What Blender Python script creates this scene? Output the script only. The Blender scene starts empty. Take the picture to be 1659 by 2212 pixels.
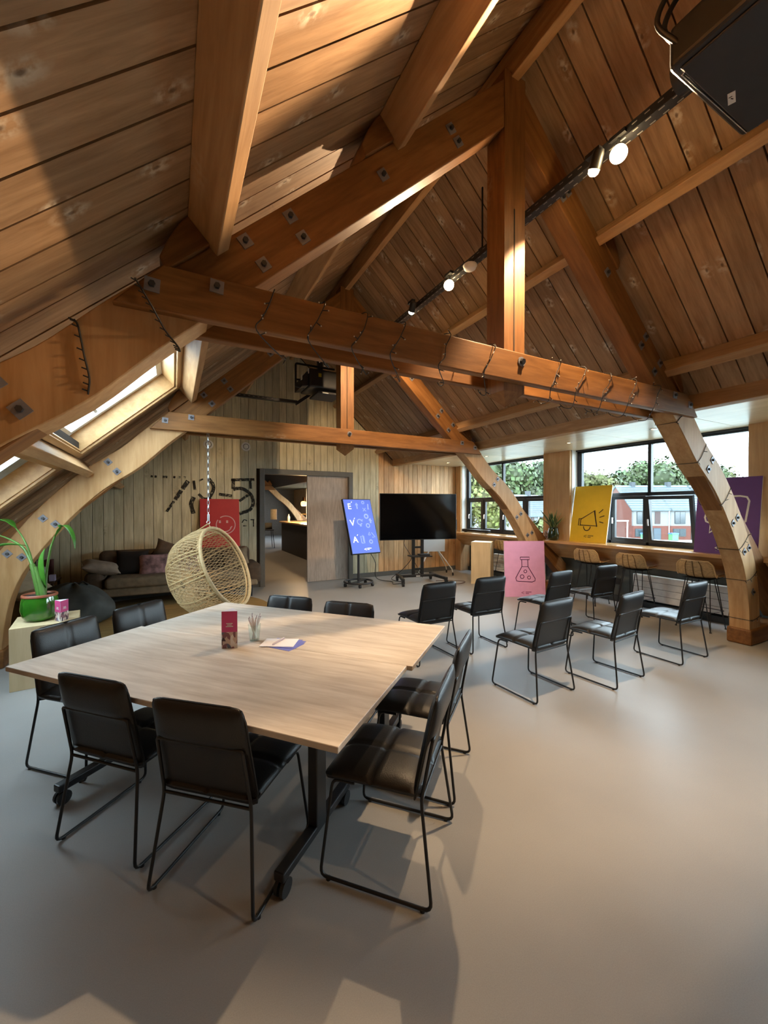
import bpy, bmesh, math, random
from mathutils import Vector, Matrix, Euler
random.seed(11)
SC = bpy.context.scene
COL = SC.collection
PI = math.pi

# ------------------------------------------------------------------ camera
cam_d = bpy.data.cameras.new('camera')
cam_d.sensor_fit = 'VERTICAL'
cam_d.sensor_height = 36.0
cam_d.sensor_width = 27.0
cam_d.lens = 867.5 / 2212 * 36.0
cam_d.clip_start = 0.02
cam_d.clip_end = 600
cam = bpy.data.objects.new('camera', cam_d)
COL.objects.link(cam)
cam.location = (0, 0, 1.6)
cam.rotation_euler = (math.radians(90 - 0.611), 0, math.radians(-27.665))
SC.camera = cam

# ------------------------------------------------------------------ view / world
SC.view_settings.view_transform = 'Standard'
SC.view_settings.look = 'None'
SC.view_settings.gamma = 1.0
SC.view_settings.use_curve_mapping = False
SC.view_settings.exposure = 0.68
try:
    SC.cycles.max_bounces = 7
    SC.cycles.use_adaptive_sampling = True
    SC.cycles.adaptive_threshold = 0.1
    SC.cycles.adaptive_min_samples = 16
    SC.cycles.diffuse_bounces = 4
    SC.cycles.glossy_bounces = 3
    SC.cycles.transparent_max_bounces = 10
    SC.cycles.sample_clamp_indirect = 6.0
    SC.cycles.caustics_reflective = False
    SC.cycles.caustics_refractive = False
    SC.cycles.use_denoising = True
except Exception:
    pass
world = bpy.data.worlds.new('overcast_sky')
SC.world = world
world.use_nodes = True
wn = world.node_tree.nodes
wl = world.node_tree.links
bg = wn['Background']
bg.inputs['Strength'].default_value = 10.0
tc = wn.new('ShaderNodeTexCoord')
sep = wn.new('ShaderNodeSeparateXYZ')
wl.new(tc.outputs['Generated'], sep.inputs[0])
ramp = wn.new('ShaderNodeValToRGB')
ramp.color_ramp.elements[0].position = 0.0
ramp.color_ramp.elements[0].color = (0.74, 0.88, 1.0, 1)
ramp.color_ramp.elements[1].position = 1.0
ramp.color_ramp.elements[1].color = (0.66, 0.84, 1.0, 1)
wl.new(sep.outputs['Z'], ramp.inputs['Fac'])
wl.new(ramp.outputs['Color'], bg.inputs['Color'])

# spot lights, the last one added as fill: name, location, aim point, watts, cone deg, blend, radius, colour
WARM = (1.0, 0.69, 0.40)
SPOTS = [
    ('track_spot_light', (2.47, 1.56, 3.82), (0.87, 0.56, 2.92), 420, 82, 0.3, 0.03),
    ('track_spot_light', (2.46, 1.74, 3.76), (2.66, 2.5, 2.2), 250, 92, 0.35, 0.03),
    ('track_spot_light', (2.47, 3.30, 3.84), (1.2, 1.5, 2.6), 130, 104, 0.4, 0.03),
    ('track_spot_light', (2.47, 4.05, 3.84), (2.75, 5.6, 2.3), 170, 95, 0.4, 0.03),
    ('track_spot_light', (2.47, -0.9, 3.84), (2.3, 0.6, 0.0), 60, 92, 0.6, 0.03),  # invented lamp behind the camera, added to fill the near floor
]
for nm, loc, aim, watt, cone, blend, rad in SPOTS:
    ld = bpy.data.lights.new(nm, 'SPOT')
    ld.energy = watt
    ld.color = WARM
    ld.spot_size = math.radians(cone)
    ld.spot_blend = blend
    ld.shadow_soft_size = rad
    lo = bpy.data.objects.new(nm, ld)
    COL.objects.link(lo)
    lo.location = loc
    lo.rotation_euler = (Vector(aim) - Vector(loc)).to_track_quat('-Z', 'Y').to_euler()

def portal(name, loc, rot, sx, sy):
    ld = bpy.data.lights.new(name, 'AREA')
    ld.shape = 'RECTANGLE'
    ld.size = sx
    ld.size_y = sy
    ld.cycles.is_portal = True
    lo = bpy.data.objects.new(name, ld)
    COL.objects.link(lo)
    lo.location = loc
    lo.rotation_euler = rot
    return lo
SLOPE = math.atan(0.915)
for (y0, y1) in ((5.55, 8.1), (2.38, 4.95), (-0.8, 1.75), (18.0, 21.5)):
    portal('window_portal', (6.8, (y0 + y1) / 2, 1.82), (0, PI / 2, 0), 1.7, y1 - y0)

# ------------------------------------------------------------------ helpers
class MB:
    def __init__(s):
        s.v = []; s.f = []
    def add(s, verts, faces, M=None):
        b = len(s.v)
        for p in verts:
            p = Vector(p)
            s.v.append(M @ p if M is not None else p)
        for q in faces:
            s.f.append(tuple(b + i for i in q))
        return s
    def box(s, c, d, R=None):
        hx, hy, hz = d[0] / 2, d[1] / 2, d[2] / 2
        vs = [Vector((x, y, z)) for x in (-hx, hx) for y in (-hy, hy) for z in (-hz, hz)]
        if R is not None:
            vs = [R @ p for p in vs]
        vs = [p + Vector(c) for p in vs]
        return s.add(vs, [(0, 1, 3, 2), (4, 6, 7, 5), (0, 4, 5, 1), (2, 3, 7, 6), (0, 2, 6, 4), (1, 5, 7, 3)])
    def bb(s, a, b):
        c = [(a[i] + b[i]) / 2 for i in range(3)]
        return s.box(c, [abs(b[i] - a[i]) for i in range(3)])
    def prism(s, poly, fn0, fn1):
        n = len(poly)
        vs = [fn0(p) for p in poly] + [fn1(p) for p in poly]
        fs = [tuple(range(n))[::-1], tuple(range(n, 2 * n))]
        for i in range(n):
            j = (i + 1) % n
            fs.append((i, j, n + j, n + i))
        return s.add(vs, fs)
    def prism_y(s, poly, y0, y1):       # poly in (x,z)
        return s.prism(poly, lambda p: (p[0], y0, p[1]), lambda p: (p[0], y1, p[1]))
    def prism_z(s, poly, z0, z1):
        return s.prism(poly, lambda p: (p[0], p[1], z0), lambda p: (p[0], p[1], z1))
    def prism_x(s, poly, x0, x1):
        return s.prism(poly, lambda p: (x0, p[0], p[1]), lambda p: (x1, p[0], p[1]))
    def strip_y(s, a, b, y0, y1):       # band between polylines a,b in (x,z)
        n = len(a)
        vs = []
        for i in range(n):
            vs += [(a[i][0], y0, a[i][1]), (b[i][0], y0, b[i][1]), (a[i][0], y1, a[i][1]), (b[i][0], y1, b[i][1])]
        fs = []
        for i in range(n - 1):
            p = 4 * i; q = p + 4
            fs += [(p, p + 1, q + 1, q), (p + 2, q + 2, q + 3, p + 3), (p, q, q + 2, p + 2), (p + 1, p + 3, q + 3, q + 1)]
        e = 4 * (n - 1)
        fs += [(0, 2, 3, 1), (e, e + 1, e + 3, e + 2)]
        return s.add(vs, fs)
    def tube(s, path, r, n=8, closed=False, cap=True):
        P = [Vector(p) for p in path]
        m = len(P)
        rs = r if isinstance(r, (list, tuple)) else [r] * m
        base = len(s.v)
        prev = None
        for i, p in enumerate(P):
            if closed:
                t = (P[(i + 1) % m] - P[i - 1])
            else:
                t = P[min(i + 1, m - 1)] - P[max(i - 1, 0)]
            if t.length < 1e-9:
                t = Vector((0, 0, 1))
            t.normalize()
            if prev is None:
                a = Vector((0, 0, 1)) if abs(t.z) < 0.9 else Vector((1, 0, 0))
                u = t.cross(a).normalized()
            else:
                u = prev - t * prev.dot(t)
                if u.length < 1e-6:
                    u = t.orthogonal()
                u.normalize()
            prev = u
            w = t.cross(u)
            for k in range(n):
                an = 2 * PI * k / n
                s.v.append(p + (u * math.cos(an) + w * math.sin(an)) * rs[i])
        rng = m if closed else m - 1
        for i in range(rng):
            a = base + i * n; b = base + ((i + 1) % m) * n
            for k in range(n):
                k2 = (k + 1) % n
                s.f.append((a + k, a + k2, b + k2, b + k))
        if cap and not closed:
            s.f.append(tuple(base + k for k in range(n))[::-1])
            e = base + (m - 1) * n
            s.f.append(tuple(e + k for k in range(n)))
        return s
    def cyl(s, p0, p1, r, n=16):
        return s.tube([p0, p1], r, n)
    def lathe(s, prof, n=24, M=None, cap=True):     # prof: (r,z)
        vs = []; fs = []
        for r, z in prof:
            for k in range(n):
                a = 2 * PI * k / n
                vs.append((r * math.cos(a), r * math.sin(a), z))
        for i in range(len(prof) - 1):
            for k in range(n):
                k2 = (k + 1) % n
                fs.append((i * n + k, i * n + k2, (i + 1) * n + k2, (i + 1) * n + k))
        if cap:
            fs.append(tuple(range(n))[::-1])
            e = (len(prof) - 1) * n
            fs.append(tuple(e + k for k in range(n)))
        return s.add(vs, fs, M)
    def ball(s, c, r, n=10, sc=(1, 1, 1)):
        prof = []
        for i in range(n + 1):
            a = -PI / 2 + PI * i / n
            prof.append((max(1e-4, r * math.cos(a)), r * math.sin(a)))
        return s.lathe(prof, n * 2, Matrix.Translation(Vector(c)) @ Matrix.Diagonal((sc[0], sc[1], sc[2], 1)))
    def ribbon(s, path, w, t=0.003, fn=None):       # flat stroke in 2d, fn maps (a,b,depth)->xyz
        P = [Vector(p) for p in path]
        n = len(P)
        L = []; Rr = []
        for i in range(n):
            d = P[min(i + 1, n - 1)] - P[max(i - 1, 0)]
            d.normalize()
            q = Vector((-d.y, d.x)) * w / 2
            L.append(P[i] + q); Rr.append(P[i] - q)
        vs = []; fs = []
        for i in range(n):
            for dd in (0, t):
                vs.append(fn(L[i].x, L[i].y, dd)); vs.append(fn(Rr[i].x, Rr[i].y, dd))
        for i in range(n - 1):
            a = 4 * i; b = a + 4
            fs += [(a + 2, a + 3, b + 3, b + 2), (a, b, b + 1, a + 1), (a, a + 2, b + 2, b), (a + 1, b + 1, b + 3, a + 3)]
        fs += [(0, 1, 3, 2)]
        e = 4 * (n - 1)
        fs += [(e, e + 2, e + 3, e + 1)]
        return s.add(vs, fs)
    def mesh(s, name, smooth=None):
        me = bpy.data.meshes.new(name)
        me.from_pydata([tuple(p) for p in s.v], [], s.f)
        me.update()
        if smooth:
            me.shade_smooth()
            me.set_sharp_from_angle(angle=math.radians(smooth))
        return me
    def build(s, name, m, parent=None, smooth=None, bevel=None, seg=2):
        me = s.mesh(name, smooth)
        return link(name, me, m, parent, bevel, seg)

def fix_normals(me):
    bm = bmesh.new(); bm.from_mesh(me)
    bmesh.ops.recalc_face_normals(bm, faces=bm.faces)
    bm.to_mesh(me); bm.free()

def link(name, me, m, parent=None, bevel=None, seg=2):
    fix_normals(me)
    o = bpy.data.objects.new(name, me)
    COL.objects.link(o)
    if m is not None:
        if len(me.materials) == 0:
            me.materials.append(m)
    if parent is not None:
        o.parent = parent
    if bevel:
        b = o.modifiers.new('bevel', 'BEVEL')
        b.width = bevel; b.segments = seg; b.limit_method = 'ANGLE'
        b.angle_limit = math.radians(40)
        b.harden_normals = False
    return o

def tag(o, label, cat, group=None):
    o['label'] = label; o['category'] = cat
    if group: o['group'] = group
    return o
def struct(o):
    o['kind'] = 'structure'
    return o
def thing(name, label, cat, loc=(0, 0, 0), rz=0.0, group=None):
    o = bpy.data.objects.new(name, None)
    o.empty_display_size = 0.1
    COL.objects.link(o)
    o.location = loc
    o.rotation_euler = (0, 0, rz)
    return tag(o, label, cat, group)
def copy_tree(o, parent=None):
    c = o.copy()
    COL.objects.link(c)
    c.parent = parent
    for ch in list(o.children):
        copy_tree(ch, c)
    return c
def heading(dx, dy):        # rotation that turns local +y to (dx,dy)
    return math.atan2(-dx, dy)
def rz(a): return Matrix.Rotation(a, 3, 'Z')
def text_mesh(txt, size, depth=0.0015, bold=0.0):
    cu = bpy.data.curves.new('lettering', 'FONT')
    cu.body = txt; cu.size = size; cu.extrude = depth / 2
    cu.offset = bold
    cu.align_x = 'CENTER'; cu.align_y = 'CENTER'
    cu.resolution_u = 2
    o = bpy.data.objects.new('lettering', cu)
    COL.objects.link(o)
    dg = bpy.context.evaluated_depsgraph_get()
    me = bpy.data.meshes.new_from_object(o.evaluated_get(dg))
    bpy.data.objects.remove(o); bpy.data.curves.remove(cu)
    return me
def arc(cx, cy, r, a0, a1, n=16, ry=None):
    ry = r if ry is None else ry
    return [(cx + r * math.cos(math.radians(a0 + (a1 - a0) * i / n)), cy + ry * math.sin(math.radians(a0 + (a1 - a0) * i / n))) for i in range(n + 1)]
def smooth_path(pts, k=6, closed=False):
    P = [Vector(p) for p in pts]
    n = len(P); out = []
    rng = n if closed else n - 1
    for i in range(rng):
        p1 = P[i]; p2 = P[(i + 1) % n]
        p0 = P[i - 1] if (i > 0 or closed) else p1 * 2 - p2
        p3 = P[(i + 2) % n] if (i + 2 < n or closed) else p2 * 2 - p1
        for j in range(k):
            t = j / k
            out.append(0.5 * ((2 * p1) + (p2 - p0) * t + (2 * p0 - 5 * p1 + 4 * p2 - p3) * t * t + (3 * p1 - p0 - 3 * p2 + p3) * t ** 3))
    if not closed: out.append(P[-1])
    return out
def round_path(pts, r, k=4):    # polyline with filleted corners
    P = [Vector(p) for p in pts]
    out = [P[0]]
    for i in range(1, len(P) - 1):
        a = P[i - 1] - P[i]; b = P[i + 1] - P[i]
        rr = min(r, a.length * 0.45, b.length * 0.45)
        s = P[i] + a.normalized() * rr; e = P[i] + b.normalized() * rr
        for j in range(k + 1):
            t = j / k
            out.append(s * (1 - t) ** 2 + P[i] * 2 * t * (1 - t) + e * t * t)
    out.append(P[-1])
    return out

# ------------------------------------------------------------------ materials
MATS = {}
def base_mat(name):
    m = bpy.data.materials.new(name)
    m.use_nodes = True
    nt = m.node_tree
    return m, nt, nt.nodes['Principled BSDF']
def mat(name, col, rough=0.5, metal=0.0, spec=0.5, var=0.08, scale=12.0, bump=0.0, bscale=60.0, rand=0.0, coat=0.0, stretch=(1, 1, 1)):
    if name in MATS: return MATS[name]
    m, nt, b = base_mat(name)
    N, L = nt.nodes, nt.links
    t = N.new('ShaderNodeTexCoord')
    mp = N.new('ShaderNodeMapping'); mp.inputs['Scale'].default_value = stretch
    L.new(t.outputs['Object'], mp.inputs[0])
    nz = N.new('ShaderNodeTexNoise'); nz.inputs['Scale'].default_value = scale
    nz.inputs['Detail'].default_value = 4
    L.new(mp.outputs[0], nz.inputs['Vector'])
    r = N.new('ShaderNodeMapRange')
    r.inputs['From Min'].default_value = 0.3; r.inputs['From Max'].default_value = 0.7
    r.inputs['To Min'].default_value = 1 - var; r.inputs['To Max'].default_value = 1 + var
    L.new(nz.outputs['Fac'], r.inputs['Value'])
    hs = N.new('ShaderNodeHueSaturation'); hs.inputs['Color'].default_value = (*col, 1)
    if rand:
        oi = N.new('ShaderNodeObjectInfo')
        r2 = N.new('ShaderNodeMapRange'); r2.inputs['To Min'].default_value = 1 - rand; r2.inputs['To Max'].default_value = 1 + rand
        L.new(oi.outputs['Random'], r2.inputs['Value'])
        mm = N.new('ShaderNodeMath'); mm.operation = 'MULTIPLY'
        L.new(r.outputs[0], mm.inputs[0]); L.new(r2.outputs[0], mm.inputs[1])
        L.new(mm.outputs[0], hs.inputs['Value'])
    else:
        L.new(r.outputs[0], hs.inputs['Value'])
    L.new(hs.outputs[0], b.inputs['Base Color'])
    b.inputs['Roughness'].default_value = rough
    b.inputs['Metallic'].default_value = metal
    b.inputs['Specular IOR Level'].default_value = spec
    b.inputs['Coat Weight'].default_value = coat
    if bump:
        n2 = N.new('ShaderNodeTexNoise'); n2.inputs['Scale'].default_value = bscale; n2.inputs['Detail'].default_value = 3
        L.new(mp.outputs[0], n2.inputs['Vector'])
        bp = N.new('ShaderNodeBump'); bp.inputs['Strength'].default_value = bump; bp.inputs['Distance'].default_value = 0.01
        L.new(n2.outputs['Fac'], bp.inputs['Height'])
        L.new(bp.outputs[0], b.inputs['Normal'])
    MATS[name] = m
    return m
def wood(name, dark, light, axis='X', rough=0.55, rand=0.18, knots=0.5, knot_col=(0.62, 0.52, 0.40), fine=1.0, bump=0.25, kscale=2.2, spec=0.35, flat=False):
    if name in MATS: return MATS[name]
    m, nt, b = base_mat(name)
    N, L = nt.nodes, nt.links
    t = N.new('ShaderNodeTexCoord')
    oi = N.new('ShaderNodeObjectInfo')
    # shift every piece to another part of the grain
    cmb = N.new('ShaderNodeCombineXYZ')
    for k, mul in enumerate((37.0, 53.0, 71.0)):
        q = N.new('ShaderNodeMath'); q.operation = 'MULTIPLY'; q.inputs[1].default_value = mul
        L.new(oi.outputs['Random'], q.inputs[0]); L.new(q.outputs[0], cmb.inputs[k])
    va = N.new('ShaderNodeVectorMath'); va.operation = 'ADD'
    L.new(t.outputs['Object'], va.inputs[0]); L.new(cmb.outputs[0], va.inputs[1])
    sc = {'X': (0.9, 9, 9), 'Y': (9, 0.9, 9), 'Z': (9, 9, 0.9)}[axis]
    mp = N.new('ShaderNodeMapping'); mp.inputs['Scale'].default_value = [x * fine for x in sc]
    L.new(va.outputs[0], mp.inputs[0])
    nz = N.new('ShaderNodeTexNoise'); nz.inputs['Scale'].default_value = 3.2; nz.inputs['Detail'].default_value = 7
    nz.inputs['Roughness'].default_value = 0.62; nz.inputs['Distortion'].default_value = 0.35
    L.new(mp.outputs[0], nz.inputs['Vector'])
    cr = N.new('ShaderNodeValToRGB')
    cr.color_ramp.elements[0].position = 0.33; cr.color_ramp.elements[0].color = (*dark, 1)
    cr.color_ramp.elements[1].position = 0.68; cr.color_ramp.elements[1].color = (*light, 1)
    L.new(nz.outputs['Fac'], cr.inputs['Fac'])
    # broad patches
    n3 = N.new('ShaderNodeTexNoise'); n3.inputs['Scale'].default_value = 1.6; n3.inputs['Detail'].default_value = 2
    L.new(va.outputs[0], n3.inputs['Vector'])
    r3 = N.new('ShaderNodeMapRange'); r3.inputs['From Min'].default_value = 0.3; r3.inputs['From Max'].default_value = 0.7
    r3.inputs['To Min'].default_value = 0.86; r3.inputs['To Max'].default_value = 1.14
    L.new(n3.outputs['Fac'], r3.inputs['Value'])
    r2 = N.new('ShaderNodeMapRange'); r2.inputs['To Min'].default_value = 1 - rand; r2.inputs['To Max'].default_value = 1 + rand
    L.new(oi.outputs['Random'], r2.inputs['Value'])
    mm = N.new('ShaderNodeMath'); mm.operation = 'MULTIPLY'
    L.new(r3.outputs[0], mm.inputs[0]); L.new(r2.outputs[0], mm.inputs[1])
    hs = N.new('ShaderNodeHueSaturation')
    L.new(cr.outputs[0], hs.inputs['Color']); L.new(mm.outputs[0], hs.inputs['Value'])
    col = hs.outputs[0]
    if knots:
        ks = {'X': (0.55, 1, 1), 'Y': (1, 0.55, 1), 'Z': (1, 1, 0.55)}[axis]
        m2 = N.new('ShaderNodeMapping'); m2.inputs['Scale'].default_value = ks
        L.new(va.outputs[0], m2.inputs[0])
        vo = N.new('ShaderNodeTexVoronoi'); vo.voronoi_dimensions = '2D' if flat else '3D'; vo.inputs['Scale'].default_value = kscale; vo.inputs['Randomness'].default_value = 1.0
        L.new(m2.outputs[0], vo.inputs['Vector'])
        kr = N.new('ShaderNodeMapRange'); kr.inputs['From Min'].default_value = 0.04; kr.inputs['From Max'].default_value = 0.17
        kr.inputs['To Min'].default_value = knots; kr.inputs['To Max'].default_value = 0.0
        L.new(vo.outputs['Distance'], kr.inputs['Value'])
        n4 = N.new('ShaderNodeTexNoise'); n4.inputs['Scale'].default_value = 26; n4.inputs['Detail'].default_value = 3
        L.new(va.outputs[0], n4.inputs['Vector'])
        r4 = N.new('ShaderNodeMapRange'); r4.inputs['From Min'].default_value = 0.42; r4.inputs['From Max'].default_value = 0.62
        L.new(n4.outputs['Fac'], r4.inputs['Value'])
        m4 = N.new('ShaderNodeMath'); m4.operation = 'MULTIPLY'
        L.new(kr.outputs[0], m4.inputs[0]); L.new(r4.outputs[0], m4.inputs[1])
        mx = N.new('ShaderNodeMix'); mx.data_type = 'RGBA'
        mx.inputs['B'].default_value = (*knot_col, 1)
        L.new(m4.outputs[0], mx.inputs['Factor']); L.new(col, mx.inputs['A'])
        col = mx.outputs['Result']
        # dark heart of the knot
        k2 = N.new('ShaderNodeMapRange'); k2.inputs['From Min'].default_value = 0.015; k2.inputs['From Max'].default_value = 0.04
        k2.inputs['To Min'].default_value = 0.75; k2.inputs['To Max'].default_value = 0.0
        L.new(vo.outputs['Distance'], k2.inputs['Value'])
        mx2 = N.new('ShaderNodeMix'); mx2.data_type = 'RGBA'
        mx2.inputs['B'].default_value = (dark[0] * 0.4, dark[1] * 0.35, dark[2] * 0.3, 1)
        L.new(k2.outputs[0], mx2.inputs['Factor']); L.new(col, mx2.inputs['A'])
        col = mx2.outputs['Result']
    L.new(col, b.inputs['Base Color'])
    b.inputs['Roughness'].default_value = rough
    b.inputs['Specular IOR Level'].default_value = spec
    if bump:
        bp = N.new('ShaderNodeBump'); bp.inputs['Strength'].default_value = bump; bp.inputs['Distance'].default_value = 0.004
        L.new(nz.outputs['Fac'], bp.inputs['Height'])
        L.new(bp.outputs[0], b.inputs['Normal'])
    MATS[name] = m
    return m
def emit(name, col, s):
    if name in MATS: return MATS[name]
    m, nt, b = base_mat(name)
    b.inputs['Base Color'].default_value = (*col, 1)
    b.inputs['Emission Color'].default_value = (*col, 1)
    b.inputs['Emission Strength'].default_value = s
    MATS[name] = m
    return m
def glass_mat(name='window_glass', tint=(0.97, 1.0, 0.99), refl=1.0):
    if name in MATS: return MATS[name]
    m = bpy.data.materials.new(name); m.use_nodes = True
    N, L = m.node_tree.nodes, m.node_tree.links
    N.remove(N['Principled BSDF'])
    tr = N.new('ShaderNodeBsdfTransparent'); tr.inputs[0].default_value = (*tint, 1)
    gl = N.new('ShaderNodeBsdfGlossy'); gl.inputs['Roughness'].default_value = 0.02
    lw = N.new('ShaderNodeLayerWeight'); lw.inputs['Blend'].default_value = 0.5
    pw = N.new('ShaderNodeMath'); pw.operation = 'POWER'; pw.inputs[1].default_value = 5.0
    L.new(lw.outputs['Facing'], pw.inputs[0])
    mu = N.new('ShaderNodeMath'); mu.operation = 'MULTIPLY_ADD'; mu.inputs[1].default_value = 0.8 * refl; mu.inputs[2].default_value = 0.03 * refl
    mu.use_clamp = True
    L.new(pw.outputs[0], mu.inputs[0])
    mx = N.new('ShaderNodeMixShader')
    L.new(mu.outputs[0], mx.inputs[0]); L.new(tr.outputs[0], mx.inputs[1]); L.new(gl.outputs[0], mx.inputs[2])
    L.new(mx.outputs[0], N['Material Output'].inputs[0])
    MATS[name] = m
    return m

BOARD = wood('roof_board_pine', (0.265, 0.150, 0.072), (0.43, 0.265, 0.142), 'X', rough=0.6, rand=0.16, knots=0.85, knot_col=(0.70, 0.60, 0.46), kscale=3.4, flat=True)
TRUSS_X = wood('truss_timber', (0.165, 0.066, 0.016), (0.275, 0.122, 0.036), 'X', rand=0.05, knots=0.25, fine=0.8, kscale=1.6)
TRUSS_Z = wood('truss_timber_upright', (0.165, 0.066, 0.016), (0.275, 0.122, 0.036), 'Z', rand=0.05, knots=0.25, fine=0.8, kscale=1.6)
LEG_M = wood('arch_timber', (0.42, 0.225, 0.085), (0.57, 0.345, 0.160), 'Z', rand=0.03, knots=0.35, fine=0.55, kscale=1.8)
PURLIN_M = wood('purlin_timber', (0.34, 0.185, 0.080), (0.48, 0.290, 0.140), 'X', rand=0.05, knots=0.3, fine=0.8)
GROOVE = mat('dark_gap', (0.030, 0.018, 0.010), 0.9)
CREAM = wood('cream_painted_plank', (0.50, 0.44, 0.275), (0.72, 0.65, 0.455), 'Z', rand=0.09, knots=0.6, knot_col=(0.16, 0.11, 0.06), fine=0.9, kscale=2.4, rough=0.7)
PINE = wood('orange_pine_plank', (0.56, 0.300, 0.125), (0.78, 0.490, 0.250), 'Z', rand=0.16, knots=0.3, knot_col=(0.30, 0.13, 0.05), fine=0.9, rough=0.5)
PLY = wood('pale_plywood', (0.60, 0.46, 0.28), (0.74, 0.59, 0.40), 'Y', rand=0.06, knots=0.0, fine=0.5, rough=0.28, spec=0.5, bump=0.05)
PLYZ = wood('pale_plywood_upright', (0.66, 0.50, 0.28), (0.76, 0.60, 0.37), 'Z', rand=0.04, knots=0.0, fine=0.5, rough=0.5, bump=0.05)
PIER_M = wood('pier_veneer', (0.50, 0.30, 0.14), (0.62, 0.40, 0.21), 'Z', rand=0.03, knots=0.25, knot_col=(0.2, 0.1, 0.04), fine=0.6)
OAK = wood('oak_tabletop', (0.50, 0.425, 0.350), (0.70, 0.635, 0.555), 'X', rand=0.03, knots=0.0, fine=0.8, rough=0.38, bump=0.06, spec=0.45)
COUNTER_M = wood('counter_wood', (0.50, 0.27, 0.11), (0.66, 0.40, 0.18), 'Y', rand=0.03, knots=0.0, fine=0.6, rough=0.18, spec=0.6, bump=0.05)
DOORWOOD = wood('grey_oak_door', (0.40, 0.325, 0.265), (0.56, 0.470, 0.395), 'Z', rand=0.02, knots=0.0, fine=1.4, rough=0.5)
BLACK = mat('black_powder_coat', (0.012, 0.012, 0.013), 0.42)
LEATHER = mat('black_leather', (0.015, 0.014, 0.014), 0.38, spec=0.5, bump=0.12, bscale=220, var=0.15, scale=6)
PLASTIC = mat('black_plastic', (0.016, 0.016, 0.017), 0.45)
DARKMETAL = mat('dark_metal', (0.06, 0.06, 0.065), 0.45, metal=0.6)
STEEL = mat('washer_steel', (0.22, 0.215, 0.235), 0.5, metal=0.3)
CHROME = mat('chrome', (0.70, 0.70, 0.70), 0.2, metal=1.0)
WHITE = mat('white_paint', (0.78, 0.77, 0.74), 0.45, var=0.02)
FRAMEGREY = mat('grey_door_paint', (0.135, 0.125, 0.105), 0.5, var=0.05)
WINFRAME = mat('anthracite_window_frame', (0.018, 0.021, 0.026), 0.4, var=0.03)
GLASS = glass_mat()
RATTAN = mat('rattan_cane', (0.62, 0.44, 0.22), 0.5, var=0.15, scale=30)

# ------------------------------------------------------------------ roof shape
XC = 2.19                       # ridge line
RIDGE = 2.926 + 0.915 * XC      # inner face of the boards at the ridge
YB = 8.35                       # boarded gable wall
def zroof(x):
    return 2.926 + 0.915 * x if x < XC else RIDGE - 0.915 * (x - XC)
CS, SN = math.cos(SLOPE), math.sin(SLOPE)
NL = Vector((-SN, 0, CS))       # outward normal of the left slope
XEAVE = 4.72                    # where the dormer starts on the right slope
YFAR = 24.0
YFRONT = -3.6

# ------------------------------------------------------------------ floor, walls
def floor_mat():
    m, nt, b = base_mat('grey_resin_floor')
    N, L = nt.nodes, nt.links
    t = N.new('ShaderNodeTexCoord')
    n1 = N.new('ShaderNodeTexNoise'); n1.inputs['Scale'].default_value = 0.9; n1.inputs['Detail'].default_value = 5
    L.new(t.outputs['Object'], n1.inputs['Vector'])
    n2 = N.new('ShaderNodeTexNoise'); n2.inputs['Scale'].default_value = 240; n2.inputs['Detail'].default_value = 2
    L.new(t.outputs['Object'], n2.inputs['Vector'])
    cr = N.new('ShaderNodeValToRGB')
    cr.color_ramp.elements[0].position = 0.35; cr.color_ramp.elements[0].color = (0.315, 0.305, 0.290, 1)
    cr.color_ramp.elements[1].position = 0.65; cr.color_ramp.elements[1].color = (0.36, 0.35, 0.335, 1)
    L.new(n1.outputs['Fac'], cr.inputs['Fac'])
    hs = N.new('ShaderNodeHueSaturation')
    r = N.new('ShaderNodeMapRange'); r.inputs['From Min'].default_value = 0.3; r.inputs['From Max'].default_value = 0.7
    r.inputs['To Min'].default_value = 0.95; r.inputs['To Max'].default_value = 1.05
    L.new(n2.outputs['Fac'], r.inputs['Value']); L.new(r.outputs[0], hs.inputs['Value']); L.new(cr.outputs[0], hs.inputs['Color'])
    L.new(hs.outputs[0], b.inputs['Base Color'])
    r2 = N.new('ShaderNodeMapRange'); r2.inputs['To Min'].default_value = 0.40; r2.inputs['To Max'].default_value = 0.52
    L.new(n1.outputs['Fac'], r2.inputs['Value']); L.new(r2.outputs[0], b.inputs['Roughness'])
    b.inputs['Specular IOR Level'].default_value = 0.35
    return m
fl = MB().bb((-3.1, YFRONT, -0.12), (7.0, YFAR, 0.0)).build('floor', floor_mat())
struct(fl)

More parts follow.
